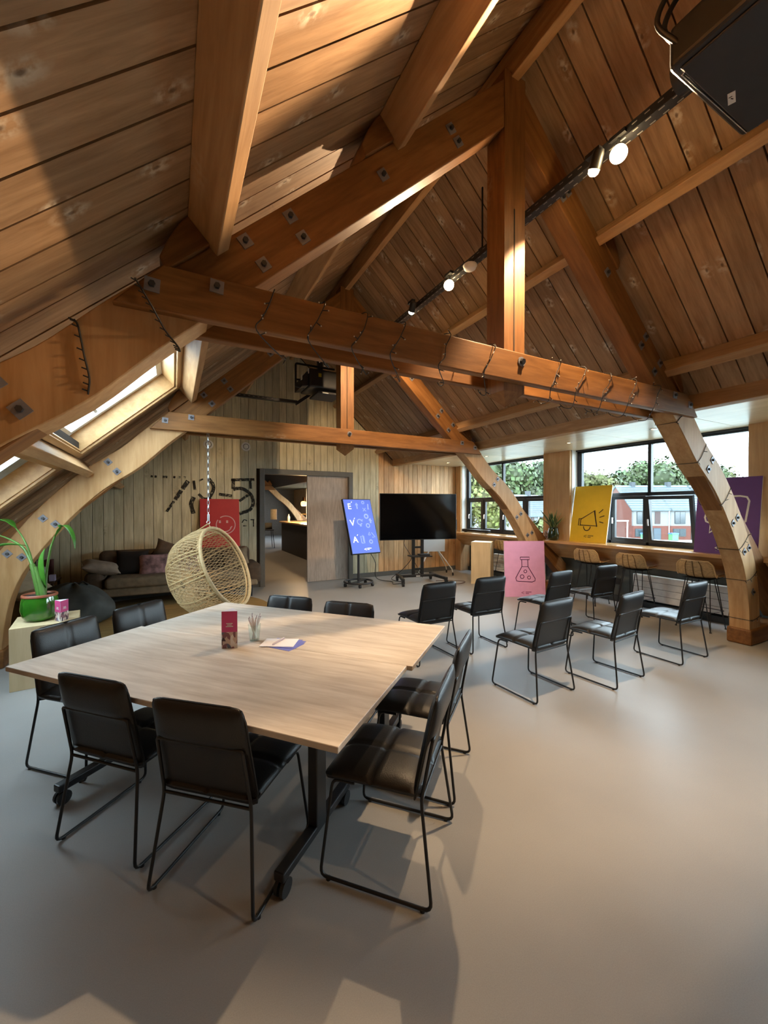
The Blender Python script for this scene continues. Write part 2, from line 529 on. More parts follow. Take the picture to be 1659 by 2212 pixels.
# back wall: backing slab with a doorway, planks as pieces
DX0, DX1, DZ = 1.536, 3.571, 2.39      # outer edges of the door frame
def roof_poly(x0, x1, zb):
    pts = [(x0, zb), (x1, zb)]
    xs = [x for x in (x0, XC, XEAVE - 0.001, XEAVE, x1) if x0 <= x <= x1]
    top = []
    for x in sorted(set(xs)):
        z = zroof(x) if x < XEAVE else 2.66
        top.append((x, z + 0.05))
    return pts + top[::-1]
mb = MB()
mb.prism_y(roof_poly(-3.0, DX0 + .06, 0), YB + .02, YB + .10)
mb.prism_y(roof_poly(DX0 + .06, DX1 - .06, DZ - .06), YB + .02, YB + .10)
mb.prism_y(roof_poly(DX1 - .06, 6.8, 0), YB + .02, YB + .10)
wall_back = struct(mb.build('wall_back', GROOVE))
def wall_planks(x0, x1, w, m):
    x = x0
    while x < x1 - 0.02:
        ww = w * random.uniform(0.93, 1.06)
        xe = min(x + ww, x1)
        a, b = x + 0.003, xe - 0.003
        z0 = 0.10
        if b > DX0 and a < DX1:
            z0 = DZ if (a + b) / 2 > DX0 and (a + b) / 2 < DX1 else 0.10
        za = (zroof(a) if a < XEAVE else 2.66) - 0.004
        zb = (zroof(b) if b < XEAVE else 2.66) - 0.004
        if min(za, zb) > z0 + 0.05:
            dz = random.uniform(-0.002, 0.003)
            p = MB()
            if a < XC < b:
                p.prism_y([(a, z0), (b, z0), (b, zb), (XC, RIDGE - .004), (a, za)], YB + dz, YB + 0.022)
            else:
                p.prism_y([(a, z0), (b, z0), (b, zb), (a, za)], YB + dz, YB + 0.022)
            p.build('plank', m, wall_back, bevel=0.0025, seg=1)
        x = xe
random.seed(5)
wall_planks(-2.9, 4.237, 0.152, CREAM)
wall_planks(4.237, 6.46, 0.135, PINE)
tb = MB()
for a, b in ((-2.9, DX0), (DX1, 6.46)):
    tb.bb((a, YB - 0.016, 0), (b, YB + 0.02, 0.105))
struct(tb.build('baseboard_back', mat('baseboard_grey', (0.115, 0.115, 0.105), 0.55)))

# outer shells
struct(MB().bb((-3.1, YFRONT - .1, 0), (7.0, YFRONT, 5.2)).build('wall_front', wood('front_wall_timber', (0.22, 0.13, 0.07), (0.34, 0.21, 0.12), 'Z', knots=0.0)))
struct(MB().bb((-2.75, YFRONT, 0), (-2.65, YFAR, 0.55)).build('wall_left', mat('dark_side_wall', (0.12, 0.085, 0.05), 0.8)))
struct(MB().prism_y(roof_poly(-3.0, 6.8, 0), YFAR, YFAR + .1).build('wall_far', mat('far_room_wall', (0.17, 0.15, 0.125), 0.8)))

# ------------------------------------------------------------------ roof slabs + boards
SKY = [  # y0,y1, x upper edge, x lower edge of the openings in the left slope
    (3.78, 5.04, 0.03, -0.84),
    (3.78, 4.96, -1.02, -1.92),
]
def slab_left():
    mb = MB()
    xs = sorted({-3.0, XC} | {q for s in SKY for q in (s[2], s[3])})
    ys = sorted({YFRONT, YFAR} | {q for s in SKY for q in (s[0], s[1])})
    for i in range(len(xs) - 1):
        for j in range(len(ys) - 1):
            xm = (xs[i] + xs[i + 1]) / 2; ym = (ys[j] + ys[j + 1]) / 2
            if any(s[0] < ym < s[1] and s[3] < xm < s[2] for s in SKY):
                continue
            poly = [(xs[i], zroof(xs[i]) + .03), (xs[i + 1], 2.926 + .915 * xs[i + 1] + .03), (xs[i + 1], 2.926 + .915 * xs[i + 1] + .10), (xs[i], zroof(xs[i]) + .10)]
            mb.prism_y(poly, ys[j], ys[j + 1])
    return mb
mb = slab_left()
mb.prism_y([(XC, RIDGE + .03), (XEAVE, zroof(XEAVE) + .03), (XEAVE, zroof(XEAVE) + .10), (XC, RIDGE + .10)], YFRONT, YFAR)
ceiling = struct(mb.build('ceiling', GROOVE))
PITCH = 0.184
BOARDMESH = {}
def board(xa, xb, y, w, left=True):
    # a board running up the slope between plan positions xa..xb
    L = abs(xb - xa) / CS
    key = (round(L, 3), round(w, 3))
    if key not in BOARDMESH:
        BOARDMESH[key] = MB().box((0, 0, 0.011), (L, w, 0.022)).mesh('board')
        fix_normals(BOARDMESH[key]); BOARDMESH[key].materials.append(BOARD)
    o = bpy.data.objects.new('board', BOARDMESH[key])
    COL.objects.link(o)
    xm = (xa + xb) / 2
    o.location = (xm, y, zroof(xm) + random.uniform(0, 0.004))
    o.rotation_euler = (0, -SLOPE if left else SLOPE, 0)
    o.parent = ceiling
    return o
random.seed(8)
k = -10
while True:
    y = 1.159 + PITCH * (k + 0.5)
    if y > YB - 0.02: break
    w = PITCH - 0.010
    if y + w / 2 > YB: break
    cuts = [(-2.9, XC - 0.01)]
    for s in SKY:
        if s[0] - w / 2 < y < s[1] + w / 2:
            new = []
            for a, b in cuts:
                if a < s[3] and b > s[2]:
                    new += [(a, s[3]), (s[2], b)]
                else:
                    new.append((a, b))
            cuts = new
    for a, b in cuts:
        board(a, b, y, w, True)
    board(XC + 0.01, XEAVE - 0.03, y, w, False)
    k += 1

# purlins, ridge beam, eave beam
def purlin(xb, left, label):
    mb = MB()
    L = YB - YFRONT
    o = MB().box((0, 0, -0.098), (L, 0.076, 0.196)).build('purlin', PURLIN_M, None, bevel=0.006)
    x = xb + 0.038 * CS if left else 2 * XC - (xb + 0.038 * CS)
    o.matrix_world = Matrix.Translation((x, (YB + YFRONT) / 2, zroof(x))) @ Matrix.Rotation(-SLOPE if left else SLOPE, 4, 'Y') @ Matrix.Rotation(PI / 2, 4, 'Z')
    return tag(o, label, 'beam', 'purlins under the roof boards')
purlin(-1.95, True, 'lowest roof purlin low on the left slope')
purlin(-0.94, True, 'purlin between the upper and lower skylights')
purlin(0.065, True, 'broad purlin rising beside the roof window at tie beam height')
purlin(1.09, True, 'upper left purlin nearest the ridge')
purlin(0.065, False, 'lower right purlin above the dormer beam')
purlin(1.09, False, 'upper right purlin behind the glowing spotlight')
tag(MB().box((XC, (YB + YFRONT) / 2, RIDGE - 0.14), (0.07, YB - YFRONT, 0.22)).build('ridge_beam', wood('ridge_timber', (0.40, 0.20, 0.07), (0.56, 0.32, 0.14), 'Y', knots=0.2), None, bevel=0.006), 'dark ridge beam along the top of the roof', 'beam')
tag(MB().bb((4.60, YFRONT, 2.585), (4.74, YB, 2.76)).build('eave_beam', wood('eave_timber', (0.42, 0.225, 0.095), (0.58, 0.35, 0.165), 'Y', knots=0.3), None, bevel=0.008), 'long eave beam along the edge of the pale dormer ceiling', 'beam')

# skylights
def skylight(i, s, blind=False):
    y0, y1, xu, xl = s
    Ls = (xu - xl) / CS
    root = bpy.data.objects.new('window_%d' % i, None)
    COL.objects.link(root); struct(root)
    xm = (xu + xl) / 2
    root.matrix_world = Matrix.Translation((xm, (y0 + y1) / 2, zroof(xm))) @ Matrix.Rotation(-SLOPE, 4, 'Y')
    W = y1 - y0
    rm = wood('skylight_lining', (0.40, 0.22, 0.085), (0.54, 0.33, 0.15), 'Y', rand=0.04, knots=0.0, fine=0.5, rough=0.4)
    # inner architrave proud of the boards, lining boards, sash and pane
    for sx in (-1, 1):
        MB().box((sx * (Ls / 2 + 0.02), 0, 0.0), (0.055, W + 0.12, 0.05)).build('architrave', rm, root, bevel=0.004)
        MB().box((sx * (Ls / 2 - 0.012), 0, 0.12), (0.024, W, 0.24)).build('lining', rm, root, bevel=0.003)
        MB().box((sx * (Ls / 2 - 0.055), 0, 0.20), (0.07, W - 0.05, 0.06)).build('sash', WHITE, root, bevel=0.004)
    for sy in (-1, 1):
        MB().box((0, sy * (W / 2 + 0.02), 0.0), (Ls + 0.1, 0.055, 0.05)).build('architrave', rm, root, bevel=0.004)
        MB().box((0, sy * (W / 2 - 0.012), 0.12), (Ls, 0.024, 0.24)).build('lining', rm, root, bevel=0.003)
        MB().box((0, sy * (W / 2 - 0.055), 0.20), (Ls - 0.05, 0.07, 0.06)).build('sash', WHITE, root, bevel=0.004)
    MB().box((-Ls * 0.17, 0, 0.21), (0.03, W - 0.1, 0.03)).build('glazing_bar', WHITE, root)
    MB().box((0, 0, 0.22), (Ls - 0.12, W - 0.12, 0.008)).build('pane', GLASS, root)
    if blind:
        MB().box((0.0, W / 2 - 0.17, 0.17), (Ls - 0.10, 0.22, 0.02)).build('blind', mat('grey_blind', (0.33, 0.34, 0.32), 0.7), root)
    p = portal('skylight_portal', (0, 0, 0), (0, 0, 0), Ls, W)
    p.matrix_world = Matrix.Translation((xm, (y0 + y1) / 2, zroof(xm))) @ Matrix.Rotation(-SLOPE, 4, 'Y') @ Matrix.Translation((0, 0, 0.26))
for i, s in enumerate(SKY):
    skylight(4 + i, s, i == 1)

# ------------------------------------------------------------------ trusses
T_LAB = ['large honey timber roof truss nearest the viewer, wrapped in string lights', 'second timber roof truss, carrying the hanging chair chain', 'distant timber truss seen through the doorway']
INNER = [(2.03, 2.53), (2.25, 2.33), (2.52, 2.06), (2.87, 1.79), (3.17, 1.47), (3.42, 1.13), (3.56, 0.90), (3.655, 0.62), (3.70, 0.30), (3.715, 0.0)]
def offset_curve(c, w):
    out = []
    for i in range(len(c)):
        d = Vector(c[min(i + 1, len(c) - 1)]) - Vector(c[max(i - 1, 0)])
        d.normalize()
        out.append((c[i][0] - d.y * w, c[i][1] + d.x * w))
    return out
TH = 0.17
def make_truss(y, idx, bolts=True):
    t = thing('roof_truss', T_LAB[idx], 'truss', (XC, y, 0), 0, None)
    # ties: a plank on either face
    zr = lambda u: 2.727 + 0.915 * (XC + u)       # rafter top line (left, u<0)
    for y0, y1 in ((-0.06, 0.0), (TH, TH + 0.06)):
        ue0 = (2.495 - 2.727) / 0.915 - XC
        ue1 = (2.60 - 2.727) / 0.915 - XC
        ue2 = ue1 + 0.10
        poly = [(ue0 + .02, 2.495), (-ue0 - .02, 2.495), (-ue1, 2.60), (-ue2, 2.705), (ue2, 2.705), (ue1, 2.60)]
        MB().prism_y(poly, y0, y1).build('tie_beam', TRUSS_X, t, bevel=0.008)
    # rafters (own frame so that the grain follows them)
    for sgn in (-1, 1):
        ua, ub = -4.75, -0.085
        L = (ub - ua) / CS
        um = (ua + ub) / 2
        r = MB().box((0, 0, -0.125), (L, TH, 0.25)).build('rafter', TRUSS_X, t, bevel=0.008)
        r.matrix_local = Matrix.Translation((um if sgn < 0 else -um, TH / 2, zr(um))) @ Matrix.Rotation(-SLOPE if sgn < 0 else SLOPE, 4, 'Y')
        inner = [tuple(p) for p in smooth_path(INNER, 4)]
        outer = offset_curve(inner, 0.27)
        inner = [(sgn * a, b) for a, b in inner]; outer = [(sgn * a, max(b, 0.0)) for a, b in outer]
        MB().strip_y(inner, outer, -0.012, TH + 0.012).build('arch_leg', LEG_M, t, smooth=30, bevel=0.006)
        fb = MB().bb((sgn * 3.69, -0.035, 0), (sgn * 4.55, TH + 0.035, 0.185)).build('foot_block', TRUSS_X, t, bevel=0.02)
        # cleat that holds the purlin on the rafter
        cl = [(0.0, 0.0), (0.26, 0.0), (0.24, 0.06), (0.16, 0.10), (0.06, 0.135), (0.0, 0.145)]
        for xp in (0.065, 1.09):
            up = xp - XC
            c = MB().prism_y([(-a, b) for a, b in cl], -0.02, TH + 0.02).build('cleat', TRUSS_X, t, bevel=0.006)
            if sgn < 0:
                c.matrix_local = Matrix.Translation((up + 0.10, 0, zr(up + 0.10))) @ Matrix.Rotation(-SLOPE, 4, 'Y')
            else:
                c.matrix_local = Matrix.Translation((-up - 0.10, 0, zr(up + 0.10))) @ Matrix.Rotation(SLOPE, 4, 'Y') @ Matrix.Rotation(PI, 4, 'Z') @ Matrix.Translation((0, -TH, 0))
    # king post with a pointed pendant end
    kp = MB()
    kp.bb((-0.1, -0.004, 2.44), (0.1, TH + 0.004, RIDGE - 0.22))
    kp.add([(-0.1, -0.004, 2.44), (0.1, -0.004, 2.44), (0.1, TH + 0.004, 2.44), (-0.1, TH + 0.004, 2.44), (0.0, TH * 0.5, 2.345)], [(0, 4, 1), (1, 4, 2), (2, 4, 3), (3, 4, 0)])
    kp.build('king_post', TRUSS_Z, t)
    MB().bb((-0.010, -0.006, 2.72), (0.000, 0.01, 3.75)).build('drying_crack', GROOVE, t)
    if bolts:
        pos = [(2.27, 2.60, 0), (2.0, 2.66, 0), (1.86, 2.955, 1), (1.77, 2.862, 1), (1.63, 3.157, 1), (1.56, 3.066, 1), (1.07, 3.59, 1), (0.57, 4.08, 1), (0.51, 4.02, 1),
               (2.82, 2.10, 2), (2.74, 2.0, 2), (3.38, 1.49, 2), (3.28, 1.43, 2), (3.66, 1.14, 2), (3.55, 1.10, 2), (3.78, 0.62, 2)]
        for sgn in (-1, 1):
            for u, z, kind in pos:
                yy = {0: -0.06, 1: 0.0, 2: -0.012}[kind]
                rot = Matrix.Rotation(sgn * -(SLOPE if kind else 0.0), 3, 'Y')
                m = MB().box((sgn * u, yy - 0.003, z), (0.062, 0.006, 0.062), Matrix.Rotation((-SLOPE if sgn < 0 else SLOPE) if kind else 0.08, 3, 'Y'))
                w = m.build('washer_plate', STEEL, t)
                MB().cyl((sgn * u, yy - 0.006, z), (sgn * u, yy - 0.022, z), 0.014, 6).build('bolt', DARKMETAL, w)
        w = MB().lathe([(0.034, 0), (0.034, 0.006)], 14, Matrix.Translation((0.01, -0.06, 2.64)) @ Matrix.Rotation(PI / 2, 4, 'X')).build('washer_plate', STEEL, t)
        MB().cyl((0.01, -0.064, 2.64), (0.01, -0.085, 2.635), 0.02, 6).build('bolt', DARKMETAL, w)
    return t
make_truss(2.15, 0)
make_truss(5.30, 1)
make_truss(20.7, 2, False)

# ------------------------------------------------------------------ dormer: ceiling, piers, windows, knee wall
cd = struct(MB().bb((XEAVE - .02, YFRONT, 2.675), (6.9, YFAR, 2.76)).build('ceiling', mat('dormer_roof', (0.25, 0.18, 0.10), 0.8)))
y = YFRONT
while y < YB - 0.05:
    ye = min(y + 1.22, YB)
    MB().bb((XEAVE, y + .002, 2.655), (6.74, ye - .002, 2.675)).build('panel', PLY, cd, bevel=0.002, seg=1)
    y = ye
PIER = [(4.955, 5.55), (1.78, 2.37), (-3.6, -0.82), (8.13, 8.35), (8.45, 18.0), (21.5, 24.0)]
for i, (a, b) in enumerate(PIER):
    if a == 8.13:
        MBp = MB().bb((6.46, a, 0.0), (6.76, b, 2.66))
    else:
        MBp = MB().bb((6.45, a, 0.95), (6.78, b, 2.66))
    struct(MBp.build('wall_right', PIER_M, None, bevel=0.004))
    if a in (4.955, 1.78, 8.13):
        # white window reveals on the sides of the pier
        rv = MB()
        rv.bb((6.50, a - 0.012, 1.0), (6.76, a + 0.001, 2.655)); rv.bb((6.50, b - 0.001, 1.0), (6.76, b + 0.012, 2.655))
        struct(rv.build('trim_%d' % (i + 1), WHITE))
KNEE = mat('grey_green_knee_wall', (0.085, 0.095, 0.085), 0.6)
struct(MB().bb((6.80, YFRONT, 0), (6.92, YFAR, 1.0)).build('wall_right', KNEE))
struct(MB().bb((6.60, YFRONT, 2.63), (6.80, YFAR, 2.70)).build('trim_5', WINFRAME))
struct(MB().bb((6.70, YFRONT, -0.001), (6.80, YB, 0.09)).build('baseboard_right', mat('dark_skirting', (0.03, 0.035, 0.035), 0.5)))

def window(idx, y0, y1, kind):
    root = bpy.data.objects.new('window_%d' % idx, None)
    COL.objects.link(root); struct(root)
    root.location = (6.68, 0, 1.0)
    H = 1.63; T = 0.82
    def bar(name, ya, yb, za, zb, d=0.07, x=0.0):
        return MB().bb((x - d / 2, ya, za), (x + d / 2, yb, zb)).build(name, WINFRAME, root, bevel=0.004)
    bar('frame_sill', y0, y1, 0.0, 0.05); bar('frame_head', y0, y1, H - 0.03, H)
    bar('frame_jamb', y0, y0 + 0.05, 0, H); bar('frame_jamb', y1 - 0.09, y1, 0, H)
    bar('transom', y0, y1, T - 0.028, T + 0.028)
    mids = {1: [6.86], 2: [3.67], 3: [0.45]}[kind]
    for m in mids: bar('mullion', m - 0.025, m + 0.025, T, H)
    low = {1: [7.515, 6.88, 6.19], 2: [4.31, 3.69, 2.98], 3: [0.9, 0.3]}[kind]
    for m in low: bar('mullion', m - 0.025, m + 0.025, 0, T)
    edges = [y0 + 0.03] + mids + [y1 - 0.05]
    for a, b in zip(sorted(edges)[:-1], sorted(edges)[1:]):
        MB().bb((0.012, a + .02, T + .02), (0.02, b - .02, H - .02)).build('pane', GLASS, root)
    edges = sorted([y0 + 0.03] + low + [y1 - 0.05])
    for a, b in zip(edges[:-1], edges[1:]):
        tilt = kind == 2 and abs(b - 3.69) < 0.01
        if b - a > 0.5 and kind in (1, 2):
            fm = MB()
            aa, bb_ = a + 0.03, b - 0.03
            z0, z1 = 0.05, T - 0.03
            w = 0.05
            fm.bb((-0.025, aa, z0), (0.025, bb_, z0 + w)); fm.bb((-0.025, aa, z1 - w), (0.025, bb_, z1))
            fm.bb((-0.025, aa, z0 + w), (0.025, aa + w, z1 - w)); fm.bb((-0.025, bb_ - w, z0 + w), (0.025, bb_, z1 - w))
            so = fm.build('sash', WINFRAME, root)
            pn = MB().bb((-0.004, aa + w, z0 + w), (0.004, bb_ - w, z1 - w)).build('pane', GLASS, so)
            hd = MB()
            hd.bb((-0.05, bb_ - 0.035, (z0 + z1) / 2 - 0.015), (-0.025, bb_ - 0.012, (z0 + z1) / 2 + 0.015))
            hd.bb((-0.058, bb_ - 0.034, (z0 + z1) / 2 - 0.09), (-0.046, bb_ - 0.014, (z0 + z1) / 2 + 0.012))
            hd.build('window_handle', CHROME, so)
            if tilt:
                so.matrix_local = Matrix.Translation((-0.03, 0, z0)) @ Matrix.Rotation(math.radians(-9), 4, 'Y') @ Matrix.Translation((0, 0, -z0))
        else:
            MB().bb((0.012, a + .02, 0.04), (0.02, b - .02, T - .02)).build('pane', GLASS, root)
window(1, 5.56, 8.12, 1)
window(2, 2.38, 4.945, 2)
window(3, -0.82, 1.77, 3)  # unseen window, added to bring daylight into the front of the room

# counter along the windows
ct = thing('window_counter', 'long glossy wooden counter running below the windows', 'counter', (6.1, 5.2, 0))
def ctb(name, a, b, m=COUNTER_M, bv=0.004):
    q = MB().bb((a[0] - 6.1, a[1] - 5.2, a[2]), (b[0] - 6.1, b[1] - 5.2, b[2]))
    return q.build(name, m, ct, bevel=bv)
ctb('worktop', (6.12, 5.50, 0.955), (6.70, 8.13, 1.0)); ctb('worktop', (6.12, 2.36, 0.955), (6.70, 5.27, 1.0)); ctb('worktop', (6.42, 5.27, 0.955), (6.70, 5.50, 1.0))
ctb('worktop', (6.42, 2.10, 0.955), (6.70, 2.36, 1.0)); ctb('worktop', (6.12, -3.4, 0.955), (6.70, 2.10, 1.0))
for a, b in ((5.50, 8.13), (2.36, 5.27), (-3.4, 2.10)):
    q = MB().prism_y([(6.16 - 6.1, 0.955), (6.20 - 6.1, 0.955), (6.60 - 6.1, 0.70), (6.60 - 6.1, 0.66), (6.56 - 6.1, 0.66)], a - 5.2, b - 5.2)
    q.build('apron', COUNTER_M, ct)
for yy in (2.9, 4.3, 6.4, 7.7):
    q = MB().prism_y([(0.46, 0.955), (0.50, 0.955), (0.62, 0.66), (0.58, 0.66)], yy - 5.2, yy - 5.2 + 0.06)
    q.build('bracket', PIER_M, ct)

# radiators
for i, (a, b, lab) in enumerate(((2.42, 3.95, 'white panel radiator under the counter below the tilted window'), (5.75, 7.2, 'white panel radiator under the counter behind the pink poster'))):
    r = thing('radiator', lab, 'radiator', (6.74, (a + b) / 2, 0.10))
    L = b - a
    MB().bb((-0.04, -L / 2, 0.02), (0.04, L / 2, 0.42)).build('panel', mat('radiator_white', (0.82, 0.80, 0.74), 0.5), r, bevel=0.01)
    for z in (0.12, 0.22, 0.32):
        MB().bb((-0.044, -L / 2 + .02, z), (-0.038, L / 2 - .02, z + 0.006)).build('groove', mat('radiator_groove', (0.30, 0.28, 0.24), 0.6), r)
    for s in (-1, 1):
        MB().bb((-0.02, s * (L / 2 - .2) - .015, -0.10), (0.02, s * (L / 2 - .2) + .015, 0.03)).build('bracket_foot', BLACK, r)

# recessed downlights in the dormer ceiling
for i, (x, yy) in enumerate(((5.70, 4.40), (5.69, 6.33), (5.70, 3.10), (5.70, 7.65))):
    lab = ['recessed ceiling downlight above the yellow poster', 'recessed ceiling downlight beside the second truss leg', 'recessed ceiling downlight next to the near truss leg', 'recessed ceiling downlight above the far whiteboard corner'][i]
    d = thing('recessed_downlight', lab, 'downlight', (x, yy, 2.655), 0, 'recessed downlights in the dormer ceiling')
    MB().lathe([(0.032, -0.006), (0.05, -0.006), (0.05, 0.0), (0.032, 0.0)], 20, cap=False).build('trim_ring', CHROME, d, smooth=40)
    MB().lathe([(0.001, -0.001), (0.033, -0.001), (0.033, -0.0005), (0.001, -0.0005)], 20).build('lens', emit('downlight_glow', (1.0, 0.75, 0.42), 6.0), d)
    ld = bpy.data.lights.new('downlight_light', 'SPOT'); ld.energy = 14; ld.color = WARM; ld.spot_size = math.radians(110); ld.spot_blend = 0.7; ld.shadow_soft_size = 0.03
    lo = bpy.data.objects.new('downlight_light', ld); COL.objects.link(lo); lo.parent = d; lo.location = (0, 0, -0.02)

# ------------------------------------------------------------------ sliding door in the back wall
dr = bpy.data.objects.new('door_1', None); COL.objects.link(dr); struct(dr); dr.location = (0, YB, 0)
MB().bb((DX0, -0.045, 0), (DX0 + 0.10, 0.13, DZ)).build('door_jamb', FRAMEGREY, dr, bevel=0.006)
MB().bb((DX1 - 0.10, -0.045, 0), (DX1, 0.13, DZ)).build('door_jamb', FRAMEGREY, dr, bevel=0.006)
MB().bb((DX0 + 0.10, -0.045, DZ - 0.105), (DX1 - 0.10, 0.13, DZ)).build('door_head', FRAMEGREY, dr, bevel=0.006)
MB().bb((2.54, 0.03, 0.006), (DX1 - 0.10, 0.075, DZ - 0.105)).build('sliding_panel', DOORWOOD, dr)

# round wall vents
for i, (x, z) in enumerate(((0.595, 2.807), (1.279, 2.811))):
    v = thing('wall_vent', ['round white wall vent behind the hanging chain', 'round white wall vent right of the hanging chain'][i], 'vent', (x, YB, z), 0, 'round vents in the cream wall')
    MB().lathe([(0.055, 0.0), (0.09, 0.0), (0.088, 0.012), (0.06, 0.016), (0.055, 0.010)], 28, Matrix.Rotation(PI / 2, 4, 'X'), cap=False).build('rim', WHITE, v, smooth=50)
    MB().lathe([(0.001, 0.0), (0.046, 0.0), (0.046, 0.018), (0.03, 0.024), (0.001, 0.025)], 24, Matrix.Rotation(PI / 2, 4, 'X')).build('disc', WHITE, v, smooth=50)
    MB().lathe([(0.001, 0.0), (0.058, 0.0), (0.058, 0.004), (0.001, 0.004)], 24, Matrix.Rotation(PI / 2, 4, 'X')).build('slot', BLACK, v)

# stencilled marks painted on the planks
gr = thing('painted_numerals', 'worn black painted numerals across the cream plank wall', 'lettering', (0.7, YB - 0.004, 1.5))
def worn_ink():
    m, nt, b = base_mat('worn_black_paint')
    N, L = nt.nodes, nt.links
    b.inputs['Base Color'].default_value = (0.035, 0.027, 0.018, 1); b.inputs['Roughness'].default_value = 0.85
    t = N.new('ShaderNodeTexCoord'); nz = N.new('ShaderNodeTexNoise'); nz.inputs['Scale'].default_value = 22; nz.inputs['Detail'].default_value = 5
    L.new(t.outputs['Object'], nz.inputs['Vector'])
    r = N.new('ShaderNodeMapRange'); r.inputs['From Min'].default_value = 0.36; r.inputs['From Max'].default_value = 0.50
    r.inputs['To Min'].default_value = 0.05; r.inputs['To Max'].default_value = 0.85
    L.new(nz.outputs['Fac'], r.inputs['Value']); L.new(r.outputs[0], b.inputs['Alpha'])
    return m
INK = worn_ink()
def stroke(pts, w, sm=True):
    f = lambda a, b, d: (a - 0.7, -d, b - 1.5)
    p = [(q.x, q.y) for q in smooth_path([Vector((a, b, 0)) for a, b in pts], 5)] if sm and len(pts) > 2 else pts
    MB().ribbon(p, w, 0.002, f).build('stroke', INK, gr)
stroke([(0.245, 2.10), (0.15, 1.95)], 0.075); stroke([(0.13, 1.92), (0.03, 1.75)], 0.07); stroke([(0.01, 1.72), (-0.11, 1.53)], 0.045)
stroke([(0.34, 2.11), (0.36, 1.93)], 0.045); stroke([(0.34, 1.80), (0.294, 1.66), (0.333, 1.49)], 0.075)
stroke([(0.43, 2.11), (0.50, 2.145)], 0.03); stroke([(0.60, 2.15), (0.67, 2.05), (0.68, 1.95), (0.62, 1.81)], 0.065); stroke([(0.42, 1.86), (0.52, 1.77), (0.64, 1.79)], 0.05)
stroke([(0.78, 1.862), (1.015, 1.83)], 0.055)
stroke([(1.0, 2.145), (1.44, 2.165)], 0.055); stroke([(1.045, 2.15), (1.035, 1.97)], 0.06); stroke([(1.36, 2.14), (1.37, 1.98)], 0.05)
stroke([(1.04, 1.955), (1.12, 1.98), (1.24, 1.965), (1.37, 1.86), (1.415, 1.70), (1.35, 1.56), (1.15, 1.48)], 0.065)
stroke([(1.15, 1.73), (1.33, 1.86)], 0.05)
for a in (-0.36, -0.30, -0.17, -0.13, 0.0, 0.08, 0.17):
    stroke([(a, 2.165), (a + 0.035, 2.16)], 0.04)
stroke([(1.20, 1.30), (1.24, 1.36), (1.30, 1.34)], 0.018); stroke([(1.22, 1.24), (1.29, 1.24)], 0.018); stroke([(1.36, 1.36), (1.44, 1.36)], 0.02); stroke([(1.42, 1.36), (1.42, 1.22)], 0.02)

# ------------------------------------------------------------------ chairs
def grid_solid(nx, ny, front, back):
    """closed solid between two height functions on [-1,1]^2"""
    mb = MB(); vs = []; fs = []
    for fn in (front, back):
        for j in range(ny + 1):
            for i in range(nx + 1):
                vs.append(fn(-1 + 2 * i / nx, -1 + 2 * j / ny))
    o = (nx + 1) * (ny + 1)
    for j in range(ny):
        for i in range(nx):
            a = j * (nx + 1) + i
            fs.append((a, a + 1, a + nx + 2, a + nx + 1))
            fs.append((o + a, o + a + nx + 1, o + a + nx + 2, o + a + 1))
    for i in range(nx):
        fs.append((i, o + i, o + i + 1, i + 1))
        a = ny * (nx + 1) + i
        fs.append((a, a + 1, o + a + 1, o + a))
    for j in range(ny):
        a = j * (nx + 1); b = a + nx + 1
        fs.append((a, b, o + b, o + a))
        a = a + nx; b = a + nx + 1
        fs.append((a, o + a, o + b, b))
    return mb.add(vs, fs)
def warp(t, k=1.6):     # denser sampling near edges and centre line
    return t
def edge(t, p=8): return max(0.0, 1 - abs(t) ** p)
def dent(t, w): return math.exp(-(t / w) ** 2)

